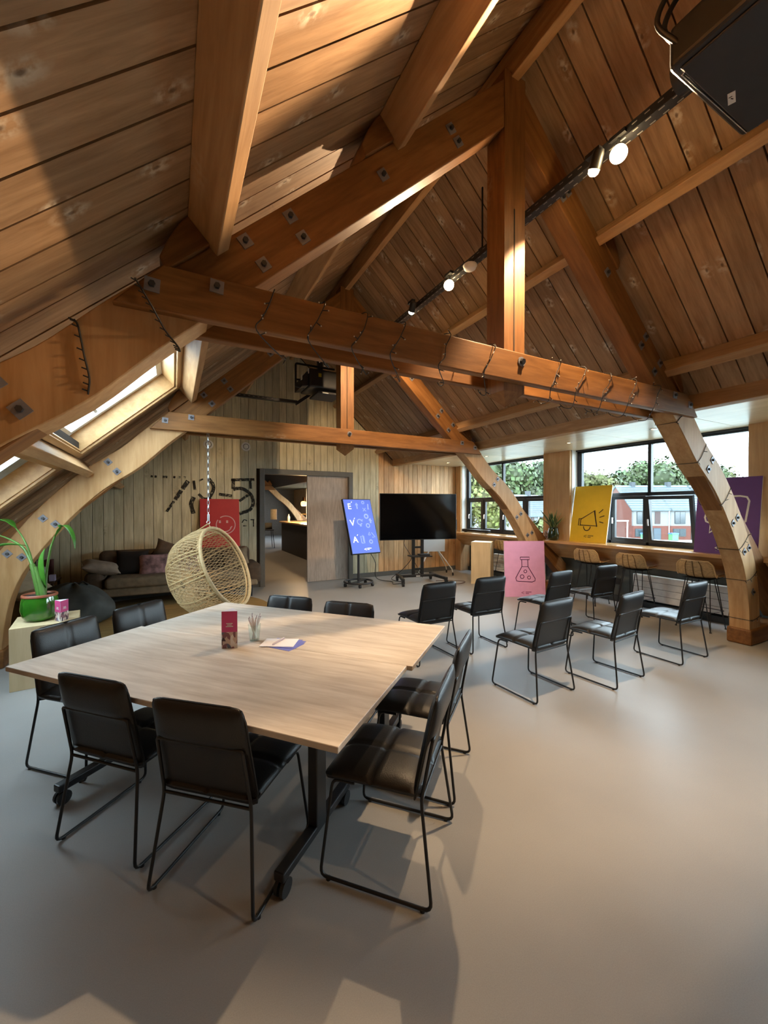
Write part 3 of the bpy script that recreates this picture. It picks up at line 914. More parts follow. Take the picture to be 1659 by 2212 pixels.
def make_chair():
    c = thing('dining_chair', 'chair', 'chair')
    # seat: quilted in four squares, rounded rim
    hw, hd = 0.225, 0.222
    def corner(a, b):       # round the plan corners
        r = 0.16
        x, y = a, b
        if abs(a) > 1 - r and abs(b) > 1 - r:
            dx = (abs(a) - (1 - r)) / r; dy = (abs(b) - (1 - r)) / r
            l = math.hypot(dx, dy); m = max(dx, dy)
            if l > 0:
                k = m / l
                x = math.copysign(1 - r + r * dx * k, a); y = math.copysign(1 - r + r * dy * k, b)
        return x, y
    def seat_top(a, b):
        x, y = corner(a, b)
        z = 0.445 + 0.030 * edge(a, 6) * edge(b, 6) - 0.010 * dent(a, 0.045) - 0.010 * dent(b, 0.045) - 0.012 * max(0, b) ** 3
        return (x * hw, 0.022 + y * hd, z)
    def seat_bot(a, b):
        x, y = corner(a, b)
        return (x * hw * 0.985, 0.022 + y * hd * 0.985, 0.418 - 0.012 * max(0, b) ** 3 + 0.012 * (1 - edge(a, 6) * edge(b, 6)))
    grid_solid(24, 24, seat_top, seat_bot).build('seat', LEATHER, c, smooth=75)
    # backrest leaning back
    B0 = Vector((0, -0.174, 0.405)); B1 = Vector((0, -0.262, 0.832))
    up = (B1 - B0).normalized(); nf = Vector((0, up.z, -up.y)); H = (B1 - B0).length
    def bw(v): return 0.224 - 0.014 * v
    def back_front(a, b):
        x, y = corner(a, b)
        v = (y + 1) / 2
        n = 0.012 + 0.020 * edge(a, 8) * edge(b, 8) - 0.009 * dent(a, 0.045)
        p = B0 + up * (v * H) + nf * n
        return (x * bw(v), p.y, p.z)
    def back_rear(a, b):
        x, y = corner(a, b)
        v = (y + 1) / 2
        roll = 1 / (1 + math.exp(-(v - 0.60) * 60))
        n = 0.002 - (0.006 + 0.020 * roll) * edge(a, 8) * edge(b, 8)
        p = B0 + up * (v * H) + nf * n
        return (x * bw(v), p.y, p.z)
    bk = grid_solid(24, 26, back_front, back_rear).build('backrest', LEATHER, c, smooth=75)
    # piping around the backrest edge
    pts = []
    for k in range(40):
        a = 2 * PI * k / 40
        ca, sa = math.cos(a), math.sin(a)
        m = max(abs(ca), abs(sa))
        x, y = corner(ca / m, sa / m)
        v = (y + 1) / 2
        p = B0 + up * (v * H) + nf * 0.008
        pts.append((x * (bw(v) + 0.002), p.y, p.z))
    MB().tube(pts, 0.0045, 5, closed=True).build('piping', mat('piping_dark', (0.010, 0.010, 0.010), 0.4), bk, smooth=60)
    # bent rod sled frame
    for s in (-1, 1):
        pth = round_path([(s * 0.199, -0.2385, 0.655), (s * 0.206, -0.194, 0.41), (s * 0.246, -0.247, 0.010), (s * 0.246, 0.245, 0.010), (s * 0.205, 0.205, 0.412), (s * 0.205, 0.10, 0.414)], 0.035, 4)
        MB().tube(pth, 0.0072, 8).build('sled_leg', BLACK, c, smooth=50)
        for yy in (-0.21, 0.205):
            MB().cyl((s * 0.246, yy, 0.0), (s * 0.246, yy, 0.012), 0.010, 8).build('foot_glide', PLASTIC, c)
    MB().tube(round_path([(-0.1992, -0.234, 0.630), (-0.199, -0.240, 0.662), (0.199, -0.240, 0.662), (0.1992, -0.234, 0.630)], 0.022, 4), 0.0072, 8).build('back_rail', BLACK, c, smooth=50)
    MB().tube([(-0.206, -0.195, 0.408), (0.206, -0.195, 0.408)], 0.0065, 8).build('seat_rail', BLACK, c, smooth=50)
    return c
CH = [  # rear-feet midpoint, facing, label, group
    ((-0.330, 2.225), (0.71, 0.70), 'black leather chair on the near side of the table, left one'),
    ((0.080, 1.740), (0.67, 0.74), 'black leather chair on the near side of the table, right one'),
    ((1.070, 1.465), (-0.681, 0.732), 'black leather chair at the right end of the table, nearer one'),
    ((1.510, 1.872), (-0.655, 0.755), 'black leather chair at the right end of the table, farther one, half hidden'),
    ((-0.640, 3.370), (0.72, -0.694), 'black leather chair at the left end of the table in front of the potted plant'),
    ((-0.243, 3.725), (0.64, -0.768), 'black leather chair at the left end of the table beside the hanging chair'),
    ((0.885, 3.440), (-0.707, -0.707), 'black leather chair on the far side of the table, left one'),
    ((1.250, 2.995), (-0.714, -0.70), 'black leather chair on the far side of the table, right one'),
    ((2.838, 2.295), (-0.06, 1.0), 'black leather chair in the open floor, front row, leftmost'),
    ((3.663, 2.165), (-0.10, 1.0), 'black leather chair in the open floor, front row, middle'),
    ((4.780, 2.168), (0.0, 1.0), 'black leather chair in the open floor, front row, rightmost'),
    ((2.410, 3.370), (-0.02, 1.0), 'black leather chair in the back row, leftmost, beside the table corner'),
    ((3.110, 3.385), (0.02, 1.0), 'black leather chair in the back row, in front of the plywood pedestal'),
    ((4.130, 3.285), (-0.06, 1.0), 'black leather chair in the back row, in front of the pink poster'),
    ((5.100, 3.345), (0.02, 1.0), 'black leather chair in the back row, rightmost, by the bar stools'),
]
proto = make_chair()
for i, (m, d, lab) in enumerate(CH):
    o = proto if i == 0 else copy_tree(proto)
    l = math.hypot(*d)
    o.location = (m[0] + d[0] / l * 0.245, m[1] + d[1] / l * 0.245, 0.0)
    o.rotation_euler = (0, 0, heading(*d))
    o['label'] = lab
    o['group'] = 'chairs around the meeting table' if i < 8 else 'chairs set out in rows'

# ------------------------------------------------------------------ meeting table: two flip-top tables
TA = math.radians(-48.9)
TC = Vector((0.455, 2.600, 0))
e1 = Vector((math.cos(TA), math.sin(TA), 0)); e2 = Vector((-math.sin(TA), math.cos(TA), 0))
def table(lab, off1, off2):
    p = TC + e1 * off1 + e2 * off2
    t = thing('meeting_table', lab, 'table', (p.x, p.y, 0), TA, 'meeting tables pushed together')
    MB().bb((-1.0, -0.395, 0.724), (1.0, 0.395, 0.75)).build('tabletop', OAK, t, bevel=0.002, seg=1)
    MB().bb((-0.74, -0.03, 0.66), (0.66, 0.03, 0.70)).build('crossbar', BLACK, t, bevel=0.004)
    for sx in (-0.74, 0.68):
        MB().bb((sx - 0.02, -0.30, 0.705), (sx + 0.02, 0.30, 0.724)).build('top_bracket', BLACK, t)
        MB().bb((sx - 0.025, -0.045, 0.10), (sx + 0.025, 0.045, 0.71)).build('column', BLACK, t, bevel=0.006)
        MB().bb((sx - 0.025, -0.305, 0.075), (sx + 0.025, 0.305, 0.115)).build('foot', BLACK, t, bevel=0.006)
        for sy in (-0.275, 0.275):
            cs = MB()
            cs.cyl((sx - 0.022, sy, 0.036), (sx - 0.006, sy, 0.036), 0.036, 16); cs.cyl((sx + 0.006, sy, 0.036), (sx + 0.022, sy, 0.036), 0.036, 16)
            cs.cyl((sx, sy, 0.03), (sx, sy, 0.076), 0.010, 8)
            cs.build('caster', PLASTIC, t, smooth=40)
    return t
table('near half of the pale oak meeting table, front long edge towards us', -0.005, -0.396)
table('far half of the pale oak meeting table, carrying the pens and leaflet', 0.025, 0.396)

# things on the table
def leaflet(loc, a, h, w, lab, pink_face=True):
    t = thing('leaflet_stand', lab, 'leaflet', loc, a)
    R3 = [(0, w * 0.577), (-w / 2, -w * 0.289), (w / 2, -w * 0.289)]
    PW = mat('leaflet_paper', (0.72, 0.70, 0.78), 0.5)
    MB().prism_z(R3, 0, h).build('body', PW, t)
    PK = mat('leaflet_pink', (0.64, 0.075, 0.24), 0.45)
    # printed faces
    m, nt, b = base_mat('leaflet_photo')
    N, L = nt.nodes, nt.links
    tcx = N.new('ShaderNodeTexCoord'); mp = N.new('ShaderNodeMapping'); mp.inputs['Scale'].default_value = (60, 60, 34); mp.inputs['Rotation'].default_value = (0.4, 0.7, 0)
    L.new(tcx.outputs['Object'], mp.inputs[0])
    vo = N.new('ShaderNodeTexVoronoi'); vo.inputs['Scale'].default_value = 1.0
    L.new(mp.outputs[0], vo.inputs['Vector'])
    cr = N.new('ShaderNodeValToRGB'); cr.color_ramp.interpolation = 'CONSTANT'
    for i, (p, c) in enumerate(((0.0, (0.05, 0.02, 0.03)), (0.25, (0.55, 0.42, 0.36)), (0.45, (0.22, 0.10, 0.12)), (0.6, (0.70, 0.66, 0.64)), (0.8, (0.12, 0.14, 0.22)))):
        e = cr.color_ramp.elements[i] if i < 2 else cr.color_ramp.elements.new(p)
        e.position = p; e.color = (*c, 1)
    L.new(vo.outputs['Color'], cr.inputs['Fac']); L.new(cr.outputs[0], b.inputs['Base Color'])
    PH = m
    for k in range(3):
        a0 = 2 * PI * k / 3
        M = Matrix.Rotation(a0, 4, 'Z') @ Matrix.Translation((0, -w * 0.289 - 0.0008, 0))
        if k == 2:
            q = MB(); q.add([(-w / 2 + .002, 0, 0.002), (w / 2 - .002, 0, 0.002), (w / 2 - .002, 0, h - .002), (-w / 2 + .002, 0, h - .002)], [(0, 1, 2, 3)], M); q.build('photo_print', PH, t)
            continue
        q = MB(); q.add([(-w / 2 + .001, 0, h * 0.44), (w / 2 - .001, 0, h * 0.44), (w / 2 - .001, 0, h - .001), (-w / 2 + .001, 0, h - .001)], [(0, 1, 2, 3)], M); q.build('pink_panel', PK, t)
        q = MB(); q.add([(-w / 2 + .001, 0, 0.001), (w / 2 - .001, 0, 0.001), (w / 2 - .001, 0, h * 0.44), (-w / 2 + .001, 0, h * 0.44)], [(0, 1, 2, 3)], M); q.build('photo_print', PH, t)
        for j, (ww, zz) in enumerate(((0.40, 0.66), (0.28, 0.62), (0.46, 0.58))):
            q = MB(); q.add([(-w * ww / 2, -0.0006, h * zz), (w * ww / 2, -0.0006, h * zz), (w * ww / 2, -0.0006, h * zz + h * 0.022), (-w * ww / 2, -0.0006, h * zz + h * 0.022)], [(0, 1, 2, 3)], M); q.build('text_line', WHITE, t)
    return t
leaflet((0.305, 2.60, 0.75), math.radians(-20), 0.225, 0.092, 'pink three-sided leaflet standing on the table beside the pen glass')
gl = thing('pen_glass', 'clear drinking glass on the table that holds white pens', 'glass', (0.455, 2.655, 0.75))
MB().lathe([(0.001, 0.0), (0.030, 0.0), (0.040, 0.105), (0.0375, 0.105), (0.028, 0.008), (0.001, 0.008)], 24, cap=False).build('tumbler', glass_mat('tumbler_glass', (0.93, 0.97, 0.96), 1.4), gl, smooth=60)
random.seed(4)
for i in range(10):
    a = i * 2.4; r = 0.013 + 0.010 * (i % 3) / 2
    p0 = Vector((math.cos(a + 2.6) * 0.014, math.sin(a + 2.6) * 0.014, 0.762))
    p1 = Vector((math.cos(a) * (r + 0.016), math.sin(a) * (r + 0.016), 0.762 + random.uniform(0.128, 0.150)))
    pn = thing('pen', 'white ballpoint pen standing in the glass', 'pen', (0.455, 2.655, 0), 0, 'white pens in the glass')
    MB().tube([p0, p0.lerp(p1, 0.08), p1], [0.002, 0.0062, 0.0062], 8).build('barrel', WHITE, pn, smooth=50)
    MB().tube([p1, p1 + (p1 - p0).normalized() * 0.010], 0.0032, 8).build('push_button', mat('pen_grey', (0.45, 0.42, 0.42), 0.4), pn)
    MB().tube([p1 + Vector((0.005, 0.003, -0.004)), p1.lerp(p0, 0.28) + Vector((0.006, 0.004, 0))], 0.0016, 5).build('clip', mat('pen_grey', (0.45, 0.42, 0.42), 0.4), pn)
PBLUE = mat('blue_card', (0.16, 0.19, 0.55), 0.5)
PAPER = mat('white_paper', (0.80, 0.79, 0.82), 0.6, var=0.02)
sheets = [(0.60, 2.485, -0.45, PBLUE, 'lowest blue card of the fanned paper pile'), (0.615, 2.50, -0.30, PBLUE, 'middle blue card of the fanned paper pile'), (0.60, 2.51, -0.12, PBLUE, 'upper blue card of the fanned paper pile'), (0.585, 2.525, -0.02, PAPER, 'white note sheet under the loose pen')]
for i, (x, y, a, m, lab) in enumerate(sheets):
    o = MB().bb((-0.105, -0.074, 0), (0.105, 0.074, 0.0012)).build('card' if i < 3 else 'note_sheet', m)
    o.location = (x, y, 0.7503 + 0.0014 * i); o.rotation_euler = (0, 0, a - 0.5)
    tag(o, lab, 'paper', 'papers on the meeting table')
pn = thing('pen', 'loose pale pen lying on the white note sheet', 'pen', (0.58, 2.535, 0.7615), 0.75)
MB().tube([(-0.065, 0, 0), (-0.055, 0, 0), (0.065, 0, 0)], [0.0015, 0.005, 0.005], 8).build('barrel', mat('pen_mauve', (0.42, 0.34, 0.38), 0.4), pn, smooth=50)
MB().bb((0.02, -0.001, 0.004), (0.062, 0.001, 0.0065)).build('clip', WHITE, pn)

# ------------------------------------------------------------------ big screen on a trolley
tv_a = math.radians(-12.7)
tv = thing('tv_screen', 'large black flat screen on a wheeled stand', 'television', (4.655, 7.29, 0), tv_a)
SCR = mat('screen_off', (0.0015, 0.0015, 0.0018), 0.12, spec=0.35, var=0.0)
MB().bb((-0.865, -0.045, 0.915), (0.865, 0.0, 1.90)).build('casing', PLASTIC, tv, bevel=0.006)
MB().bb((-0.853, -0.0475, 0.930), (0.853, -0.0448, 1.888)).build('display', SCR, tv)
MB().bb((0.868, -0.03, 1.12), (0.885, 0.0, 1.34)).build('side_module', PLASTIC, tv, bevel=0.003)
st = thing('tv_trolley', 'black wheeled stand below the large screen', 'stand', (4.655, 7.29, 0), tv_a)
for s in (-1, 1):
    MB().bb((s * 0.10 - 0.03, 0.01, 0.15), (s * 0.10 + 0.03, 0.07, 1.55)).build('upright', BLACK, st, bevel=0.005)
for z in (0.26, 0.73, 1.2):
    MB().bb((-0.07, 0.02, z), (0.07, 0.06, z + 0.04)).build('cross_brace', BLACK, st)
MB().bb((-0.23, -0.24, 0.565), (0.23, 0.05, 0.585)).build('shelf', BLACK, st, bevel=0.004)
bx = MB().bb((-0.02, -0.18, 0.585), (0.20, 0.0, 0.615))
mbx = bx.build('media_box', PLASTIC, None, bevel=0.003)
mbx.location = (4.655, 7.29, 0.001); mbx.rotation_euler = (0, 0, tv_a)
tag(mbx, 'small black media box on the screen stand shelf', 'media box')
MB().bb((-0.40, -0.03, 0.115), (0.40, 0.06, 0.165)).build('base_bar', BLACK, st, bevel=0.006)
for s in (-1, 1):
    fm = MB().prism_z([(s * 0.36, 0.06), (s * 0.42, 0.06), (s * 0.50, -0.42), (s * 0.44, -0.42)], 0.10, 0.16)
    fm.build('base_foot', BLACK, st, bevel=0.006)
    MB().bb((s * 0.36, 0.05, 0.11), (s * 0.42, 0.30, 0.16)).build('base_foot', BLACK, st, bevel=0.006)
    for (x, yy) in ((s * 0.47, -0.40), (s * 0.39, 0.28)):
        c = MB(); c.cyl((x - 0.02, yy, 0.045), (x + 0.02, yy, 0.045), 0.045, 16); c.cyl((x, yy, 0.05), (x, yy, 0.11), 0.014, 8)
        c.bb((x - 0.026, yy - 0.04, 0.06), (x + 0.026, yy + 0.03, 0.10))
        c.build('caster', PLASTIC, st, smooth=40)
MB().bb((-0.06, -0.033, 0.125), (0.03, -0.030, 0.15)).build('label_plate', mat('label_grey', (0.5, 0.5, 0.5), 0.4), st)
# cables
def cable(pts, r, lab, m=PLASTIC):
    o = MB().tube(smooth_path(pts, 6), r, 6).build('cable', m, None, smooth=60)
    return tag(o, lab, 'cable')
CAB = mat('cable_dark', (0.025, 0.024, 0.022), 0.5)
cable([(3.55, 7.40, 0.70), (3.75, 7.55, 0.45), (3.85, 7.75, 0.15), (4.0, 7.85, 0.02), (4.15, 7.55, 0.012), (4.05, 7.30, 0.012), (4.35, 7.35, 0.012), (4.25, 7.75, 0.03), (4.45, 7.65, 0.22), (4.55, 7.45, 0.45), (4.56, 7.40, 0.57)], 0.007, 'dark power cable looping on the floor between the two screens', CAB)
cable([(4.35, 7.36, 0.93), (4.40, 7.45, 0.80), (4.55, 7.50, 0.62), (4.75, 7.55, 0.35), (5.0, 7.65, 0.02)], 0.006, 'thin cable hanging down behind the large screen', CAB)
cable([(5.05, 7.20, 0.012), (5.35, 7.10, 0.012), (5.55, 6.85, 0.012), (5.35, 6.70, 0.012), (5.15, 6.72, 0.012)], 0.007, 'brown cable loop on the floor right of the screen stand', mat('cable_brown', (0.10, 0.05, 0.03), 0.5))

# ------------------------------------------------------------------ blue info screen on ring base
ea = math.radians(7.3)
ev = thing('info_screen', 'tilted blue upright display on a round wheeled stand', 'display', (3.36, 7.50, 0), ea)
tilt = math.radians(-20)
MT = Matrix.Translation((-0.005, -0.10, 1.235)) @ Matrix.Rotation(tilt, 4, 'X')      # local: x right, z up, -y front
def evp(name, mb, m, par=ev, **kw):
    mb.v = [MT @ p for p in mb.v]
    return mb.build(name, m, par, **kw)
evp('casing', MB().bb((-0.335, 0.0, -0.58), (0.335, 0.055, 0.58)), PLASTIC, bevel=0.006)
EVB = emit('blue_screen_glow', (0.085, 0.140, 0.52), 0.75)
disp = evp('display', MB().bb((-0.322, -0.003, -0.565), (0.322, 0.001, 0.565)), EVB)
EVW = emit('screen_white', (0.85, 0.88, 0.98), 0.8); EVL = emit('screen_light_blue', (0.20, 0.27, 0.66), 0.9)
for ch, x, z in (('E', -0.205, 0.41), ('V', -0.205, 0.06), ('A', -0.205, -0.29)):
    me = text_mesh(ch, 0.175, 0.001, 0.0015)
    me.transform(MT @ Matrix.Translation((x, -0.0045, z)) @ Matrix.Rotation(PI / 2, 4, 'X'))
    link('letter', me, EVW, disp)
    q = MB().ribbon([(x + 0.055, z + 0.085), (x + 0.075, z + 0.11)], 0.012, 0.001, lambda a, b, d: (a, -0.004 - d, b)); evp('accent', q, EVW, disp)
def icon(pts, w=0.016, m=EVL):
    evp('icon', MB().ribbon(pts, w, 0.001, lambda a, b, d: (a, -0.004 - d, b)), m, disp)
icon([(-0.03, 0.36), (-0.03, 0.48)], 0.03); icon([(-0.06, 0.44), (-0.03, 0.49), (0.0, 0.44)], 0.02)
icon(arc(0.13, 0.50, 0.028, 0, 360, 12), 0.02); icon([(0.10, 0.31), (0.17, 0.38)], 0.016); icon([(0.17, 0.31), (0.10, 0.38)], 0.016)
icon([(0.23, 0.35), (0.245, 0.47)], 0.028); icon([(0.21, 0.36), (0.26, 0.36)], 0.014)
icon(arc(-0.03, 0.08, 0.055, 30, 330, 14), 0.022); icon([(-0.04, 0.0), (0.0, 0.0)], 0.03); icon([(0.01, 0.12), (0.05, 0.13), (0.03, 0.09), (0.01, 0.12)], 0.016)
icon(arc(0.15, 0.20, 0.042, 0, 360, 14), 0.03); icon([(0.23, 0.05), (0.23, 0.15)], 0.035); icon([(0.19, 0.12), (0.27, 0.10)], 0.016); icon(arc(0.15, 0.0, 0.04, 0, 360, 12), 0.022)
icon([(-0.07, -0.36), (-0.07, -0.22), (0.0, -0.22), (0.0, -0.36), (-0.07, -0.36)], 0.02); icon([(-0.02, -0.34), (-0.02, -0.20)], 0.02)
icon([(0.12, -0.20), (0.15, -0.14), (0.17, -0.20), (0.12, -0.20)], 0.018); icon([(0.20, -0.15), (0.27, -0.25), (0.20, -0.25)], 0.018); icon(arc(0.15, -0.34, 0.035, 0, 360, 12), 0.024)
icon([(-0.04, -0.49), (0.01, -0.47), (0.01, -0.51), (-0.04, -0.49)], 0.010, EVW); icon([(0.03, -0.475), (0.13, -0.475)], 0.014, EVW); icon([(0.03, -0.50), (0.08, -0.50)], 0.012, EVW)
MB().tube([(0, 0.03, 0.06), (0, 0.03, 1.15)], 0.024, 14).build('pole', DARKMETAL, ev, smooth=40)
MB().bb((-0.09, -0.07, 1.08), (0.09, 0.06, 1.22)).build('bracket', PLASTIC, ev, bevel=0.005)
MB().tube([(0.29 * math.cos(2 * PI * k / 40), 0.03 + 0.29 * math.sin(2 * PI * k / 40), 0.085) for k in range(40)], 0.02, 8, closed=True).build('base_ring', DARKMETAL, ev, smooth=60)
for a in (0.6, PI + 0.6):
    MB().prism_z([(0.03 * math.cos(a + 1.57), 0.03 + 0.03 * math.sin(a + 1.57)), (0.29 * math.cos(a + 0.22), 0.03 + 0.29 * math.sin(a + 0.22)), (0.29 * math.cos(a - 0.22), 0.03 + 0.29 * math.sin(a - 0.22)), (0.03 * math.cos(a - 1.57), 0.03 + 0.03 * math.sin(a - 1.57))], 0.078, 0.098).build('base_spoke', DARKMETAL, ev)
for k in range(5):
    a = 2 * PI * k / 5 + 0.5
    x, yy = 0.29 * math.cos(a), 0.03 + 0.29 * math.sin(a)
    c = MB(); c.cyl((x - 0.018, yy, 0.035), (x + 0.018, yy, 0.035), 0.035, 14); c.cyl((x, yy, 0.03), (x, yy, 0.085), 0.010, 8)
    c.build('caster', PLASTIC, ev, smooth=40)

# ------------------------------------------------------------------ flip board behind the screen
wb = thing('flip_board', 'white flip board on splayed legs behind the large screen', 'whiteboard', (5.52, 7.98, 0), math.radians(-22))
MB().bb((-0.28, -0.02, 0.55), (0.28, 0.02, 1.50)).build('board', mat('whiteboard', (0.86, 0.86, 0.86), 0.3, var=0.01), wb, bevel=0.006)
MB().bb((-0.285, 0.03, 0.55), (-0.10, 0.06, 1.50)).build('rear_board', mat('rear_board_brown', (0.09, 0.035, 0.022), 0.4), wb, bevel=0.005)
for (x, yy) in ((-0.40, -0.25), (0.42, -0.22), (-0.30, 0.25), (0.38, 0.22)):
    MB().tube([(x * 0.3, yy * 0.15, 0.555), (x * 0.95, yy * 0.95, 0.16), (x, yy, 0.08)], 0.013, 8).build('leg', WHITE, wb, smooth=50)
    MB().cyl((x - 0.012, yy, 0.036), (x + 0.012, yy, 0.036), 0.036, 14).build('caster', PLASTIC, wb, smooth=40)

# ------------------------------------------------------------------ plywood pedestal, posters
pd = MB().bb((-0.2, -0.2, 0), (0.2, 0.2, 0.88)).build('plywood_pedestal', PLYZ, None, bevel=0.003)
pd.location = (5.83, 6.60, 0); pd.rotation_euler = (0, 0, math.radians(-52))
tag(pd, 'tall pale plywood pedestal standing left of the pink poster', 'pedestal')

def poster(lab, loc, a, lean, col, draw, w=0.70, h=1.0, rim=None, name='poster_board'):
    t = thing(name, lab, 'poster', loc, a)
    M = Matrix.Rotation(lean, 4, 'X')
    def P(name_, mb, m, par=t, **kw):
        mb.v = [M @ p for p in mb.v]
        return mb.build(name_, m, par, **kw)
    P('board', MB().bb((-w / 2, 0.0, 0), (w / 2, 0.02, h)), mat('poster_core_white', (0.75, 0.74, 0.70), 0.6), bevel=0.002)
    face = P('printed_face', MB().bb((-w / 2, -0.0015, 0), (w / 2, 0.0005, h)), col)
    def S(pts, wd, m, nm='drawn_line', sm=False):
        p = [(q.x, q.y) for q in smooth_path([Vector((x, y, 0)) for x, y in pts], 5)] if sm else pts
        P(nm, MB().ribbon(p, wd, 0.001, lambda x, y, d: (x, -0.0025 - d, y)), m, face)
    draw(S)
    return t
def logo(S, m, z=0.07, x0=-0.02):
    S([(x0 - 0.05, z), (x0, z + 0.022), (x0, z - 0.022), (x0 - 0.05, z)], 0.010, m, 'logo_mark')
    S([(x0 - 0.02, z + 0.014), (x0 - 0.02, z - 0.014)], 0.006, m, 'logo_mark')
    S([(x0 + 0.025, z + 0.012), (x0 + 0.13, z + 0.012)], 0.018, m, 'logo_text'); S([(x0 + 0.025, z - 0.014), (x0 + 0.085, z - 0.014)], 0.018, m, 'logo_text')
BRN = mat('print_brown', (0.045, 0.022, 0.012), 0.5); PLM = mat('print_plum', (0.10, 0.02, 0.08), 0.5); PWH = mat('print_white', (0.80, 0.76, 0.70), 0.5); PPK = mat('print_pale_pink', (0.62, 0.36, 0.36), 0.5)
def draw_megaphone(S):
    S([(-0.20, 0.41), (-0.20, 0.29), (-0.165, 0.285), (-0.165, 0.415), (-0.20, 0.41)], 0.016, BRN)
    S([(-0.165, 0.40), (0.09, 0.56), (0.145, 0.29), (-0.165, 0.295)], 0.017, BRN)
    S([(0.075, 0.555), (0.155, 0.275)], 0.019, BRN)
    S(arc(-0.03, 0.275, 0.065, 180, 360, 10, 0.075), 0.016, BRN)
    S([(0.165, 0.515), (0.235, 0.58)], 0.014, BRN); S([(0.185, 0.44), (0.27, 0.47)], 0.014, BRN); S([(0.19, 0.365), (0.265, 0.345)], 0.014, BRN)
    logo(S, mat('print_olive', (0.30, 0.20, 0.02), 0.5), 0.10)
def draw_flask(S):
    S([(-0.075, 0.71), (0.09, 0.71), (0.09, 0.665), (-0.075, 0.665), (-0.075, 0.71)], 0.013, PLM)
    S([(-0.05, 0.665), (-0.05, 0.54), (-0.165, 0.335), (-0.15, 0.285), (-0.11, 0.275), (0.13, 0.265), (0.18, 0.285), (0.185, 0.325), (0.06, 0.54), (0.06, 0.665)], 0.013, PLM)
    S([(-0.05, 0.54), (0.06, 0.54)], 0.010, PLM)
    S(arc(0.01, 0.455, 0.026, 0, 360, 16), 0.011, PLM); S(arc(-0.05, 0.36, 0.034, 0, 360, 16), 0.012, PLM); S(arc(0.075, 0.345, 0.028, 0, 360, 16), 0.011, PLM)
    logo(S, mat('print_mauve', (0.40, 0.14, 0.28), 0.5), 0.075)
def draw_bubble(S):
    S([(-0.165, 0.40), (-0.175, 0.27), (-0.04, 0.375)], 0.022, PWH)
    S([(-0.04, 0.375), (0.15, 0.385), (0.20, 0.43), (0.225, 0.69), (0.20, 0.74), (0.13, 0.755), (-0.12, 0.75), (-0.185, 0.70), (-0.235, 0.47), (-0.22, 0.42), (-0.165, 0.395)], 0.022, PWH)
    logo(S, PWH, 0.075, -0.05)
def draw_smile(S):
    S(arc(0.10, 0.50, 0.17, -215, 125, 40), 0.017, PPK)
    for x in (-0.005, 0.125): S([(x, 0.535), (x, 0.585)], 0.035, PPK)
    S(arc(0.09, 0.48, 0.11, 200, 345, 16), 0.017, PPK); S([(0.18, 0.44), (0.215, 0.47)], 0.017, PPK)
poster('pink poster board with a drawn laboratory flask, standing on the floor', (5.585, 5.19, 0), math.radians(-27.7), math.radians(-5), mat('poster_pink', (0.76, 0.38, 0.62), 0.5, var=0.03), draw_flask, w=0.73, h=1.0)
poster('yellow poster board with a drawn megaphone, leaning against the window', (6.40, 4.57, 1.0), math.radians(-90), math.radians(-10), mat('poster_yellow', (0.84, 0.55, 0.028), 0.5, var=0.03), draw_megaphone)
poster('purple poster board with a speech bubble behind the near truss leg', (6.29, 2.55, 1.0), math.radians(-90), math.radians(-7), mat('poster_purple', (0.125, 0.035, 0.21), 0.5, var=0.03), draw_bubble, w=0.68)
poster('red poster board with a smiling face behind the hanging chair', (0.79, YB - 0.16, 0.775), 0.0, math.radians(-7), mat('poster_red', (0.46, 0.016, 0.022), 0.55, var=0.03), draw_smile)

# ------------------------------------------------------------------ things on the counter
def snake_plant():
    t = thing('snake_plant', 'snake plant in a dark green glass vase on the window counter', 'plant', (6.27, 5.16, 1.0))
    VG = mat('dark_green_glaze', (0.010, 0.030, 0.012), 0.1, spec=0.7)
    MB().lathe([(0.001, 0.0), (0.07, 0.0), (0.095, 0.03), (0.10, 0.12), (0.085, 0.20), (0.075, 0.225), (0.085, 0.24), (0.078, 0.24), (0.066, 0.222), (0.001, 0.21)], 28, cap=False).build('vase', VG, t, smooth=60)
    SG = mat('snake_leaf', (0.045, 0.10, 0.035), 0.4, var=0.45, scale=14, stretch=(1, 1, 3)); SY = mat('snake_leaf_edge', (0.50, 0.50, 0.20), 0.45)
    random.seed(21)
    for i in range(20):
        a = i * 2.399; r = 0.015 + 0.035 * (i / 20)
        h = random.uniform(0.20, 0.44) * (1 - 0.25 * (i / 20)); out = random.uniform(0.05, 0.19) * (0.4 + i / 20)
        w = random.uniform(0.020, 0.030)
        n = 8
        L = []; Rr = []
        for j in range(n + 1):
            s = j / n
            p = Vector((math.cos(a) * (r + out * s ** 1.6), math.sin(a) * (r + out * s ** 1.6), 0.20 + h * s))
            tw = a + PI / 2 + 0.5 * math.sin(i) + 0.6 * s
            ww = w * (0.55 + 0.9 * math.sin(PI * min(1, s * 0.9 + 0.08))) * (1 - s ** 5) * 0.75
            q = Vector((math.cos(tw), math.sin(tw), 0)) * ww
            L.append(p + q); Rr.append(p - q)
        mb = MB(); vs = []; fs = []
        for j in range(n + 1):
            mid = (L[j] + Rr[j]) / 2 + Vector((math.cos(a), math.sin(a), 0)) * -0.006
            vs += [L[j], mid, Rr[j]]
        for j in range(n):
            b = 3 * j
            fs += [(b, b + 1, b + 4, b + 3), (b + 1, b + 2, b + 5, b + 4)]
        o = mb.add(vs, fs).build('leaf', SG, t, smooth=80)
        s2 = o.modifiers.new('thick', 'SOLIDIFY'); s2.thickness = 0.003
        for side in (L, Rr):
            MB().tube(side, 0.0022, 4).build('leaf_margin', SY, o)
    return t
snake_plant()
sb = thing('conference_bar', 'long black conference sound bar on the counter by the far window', 'speaker', (6.46, 7.55, 1.0), math.radians(4))
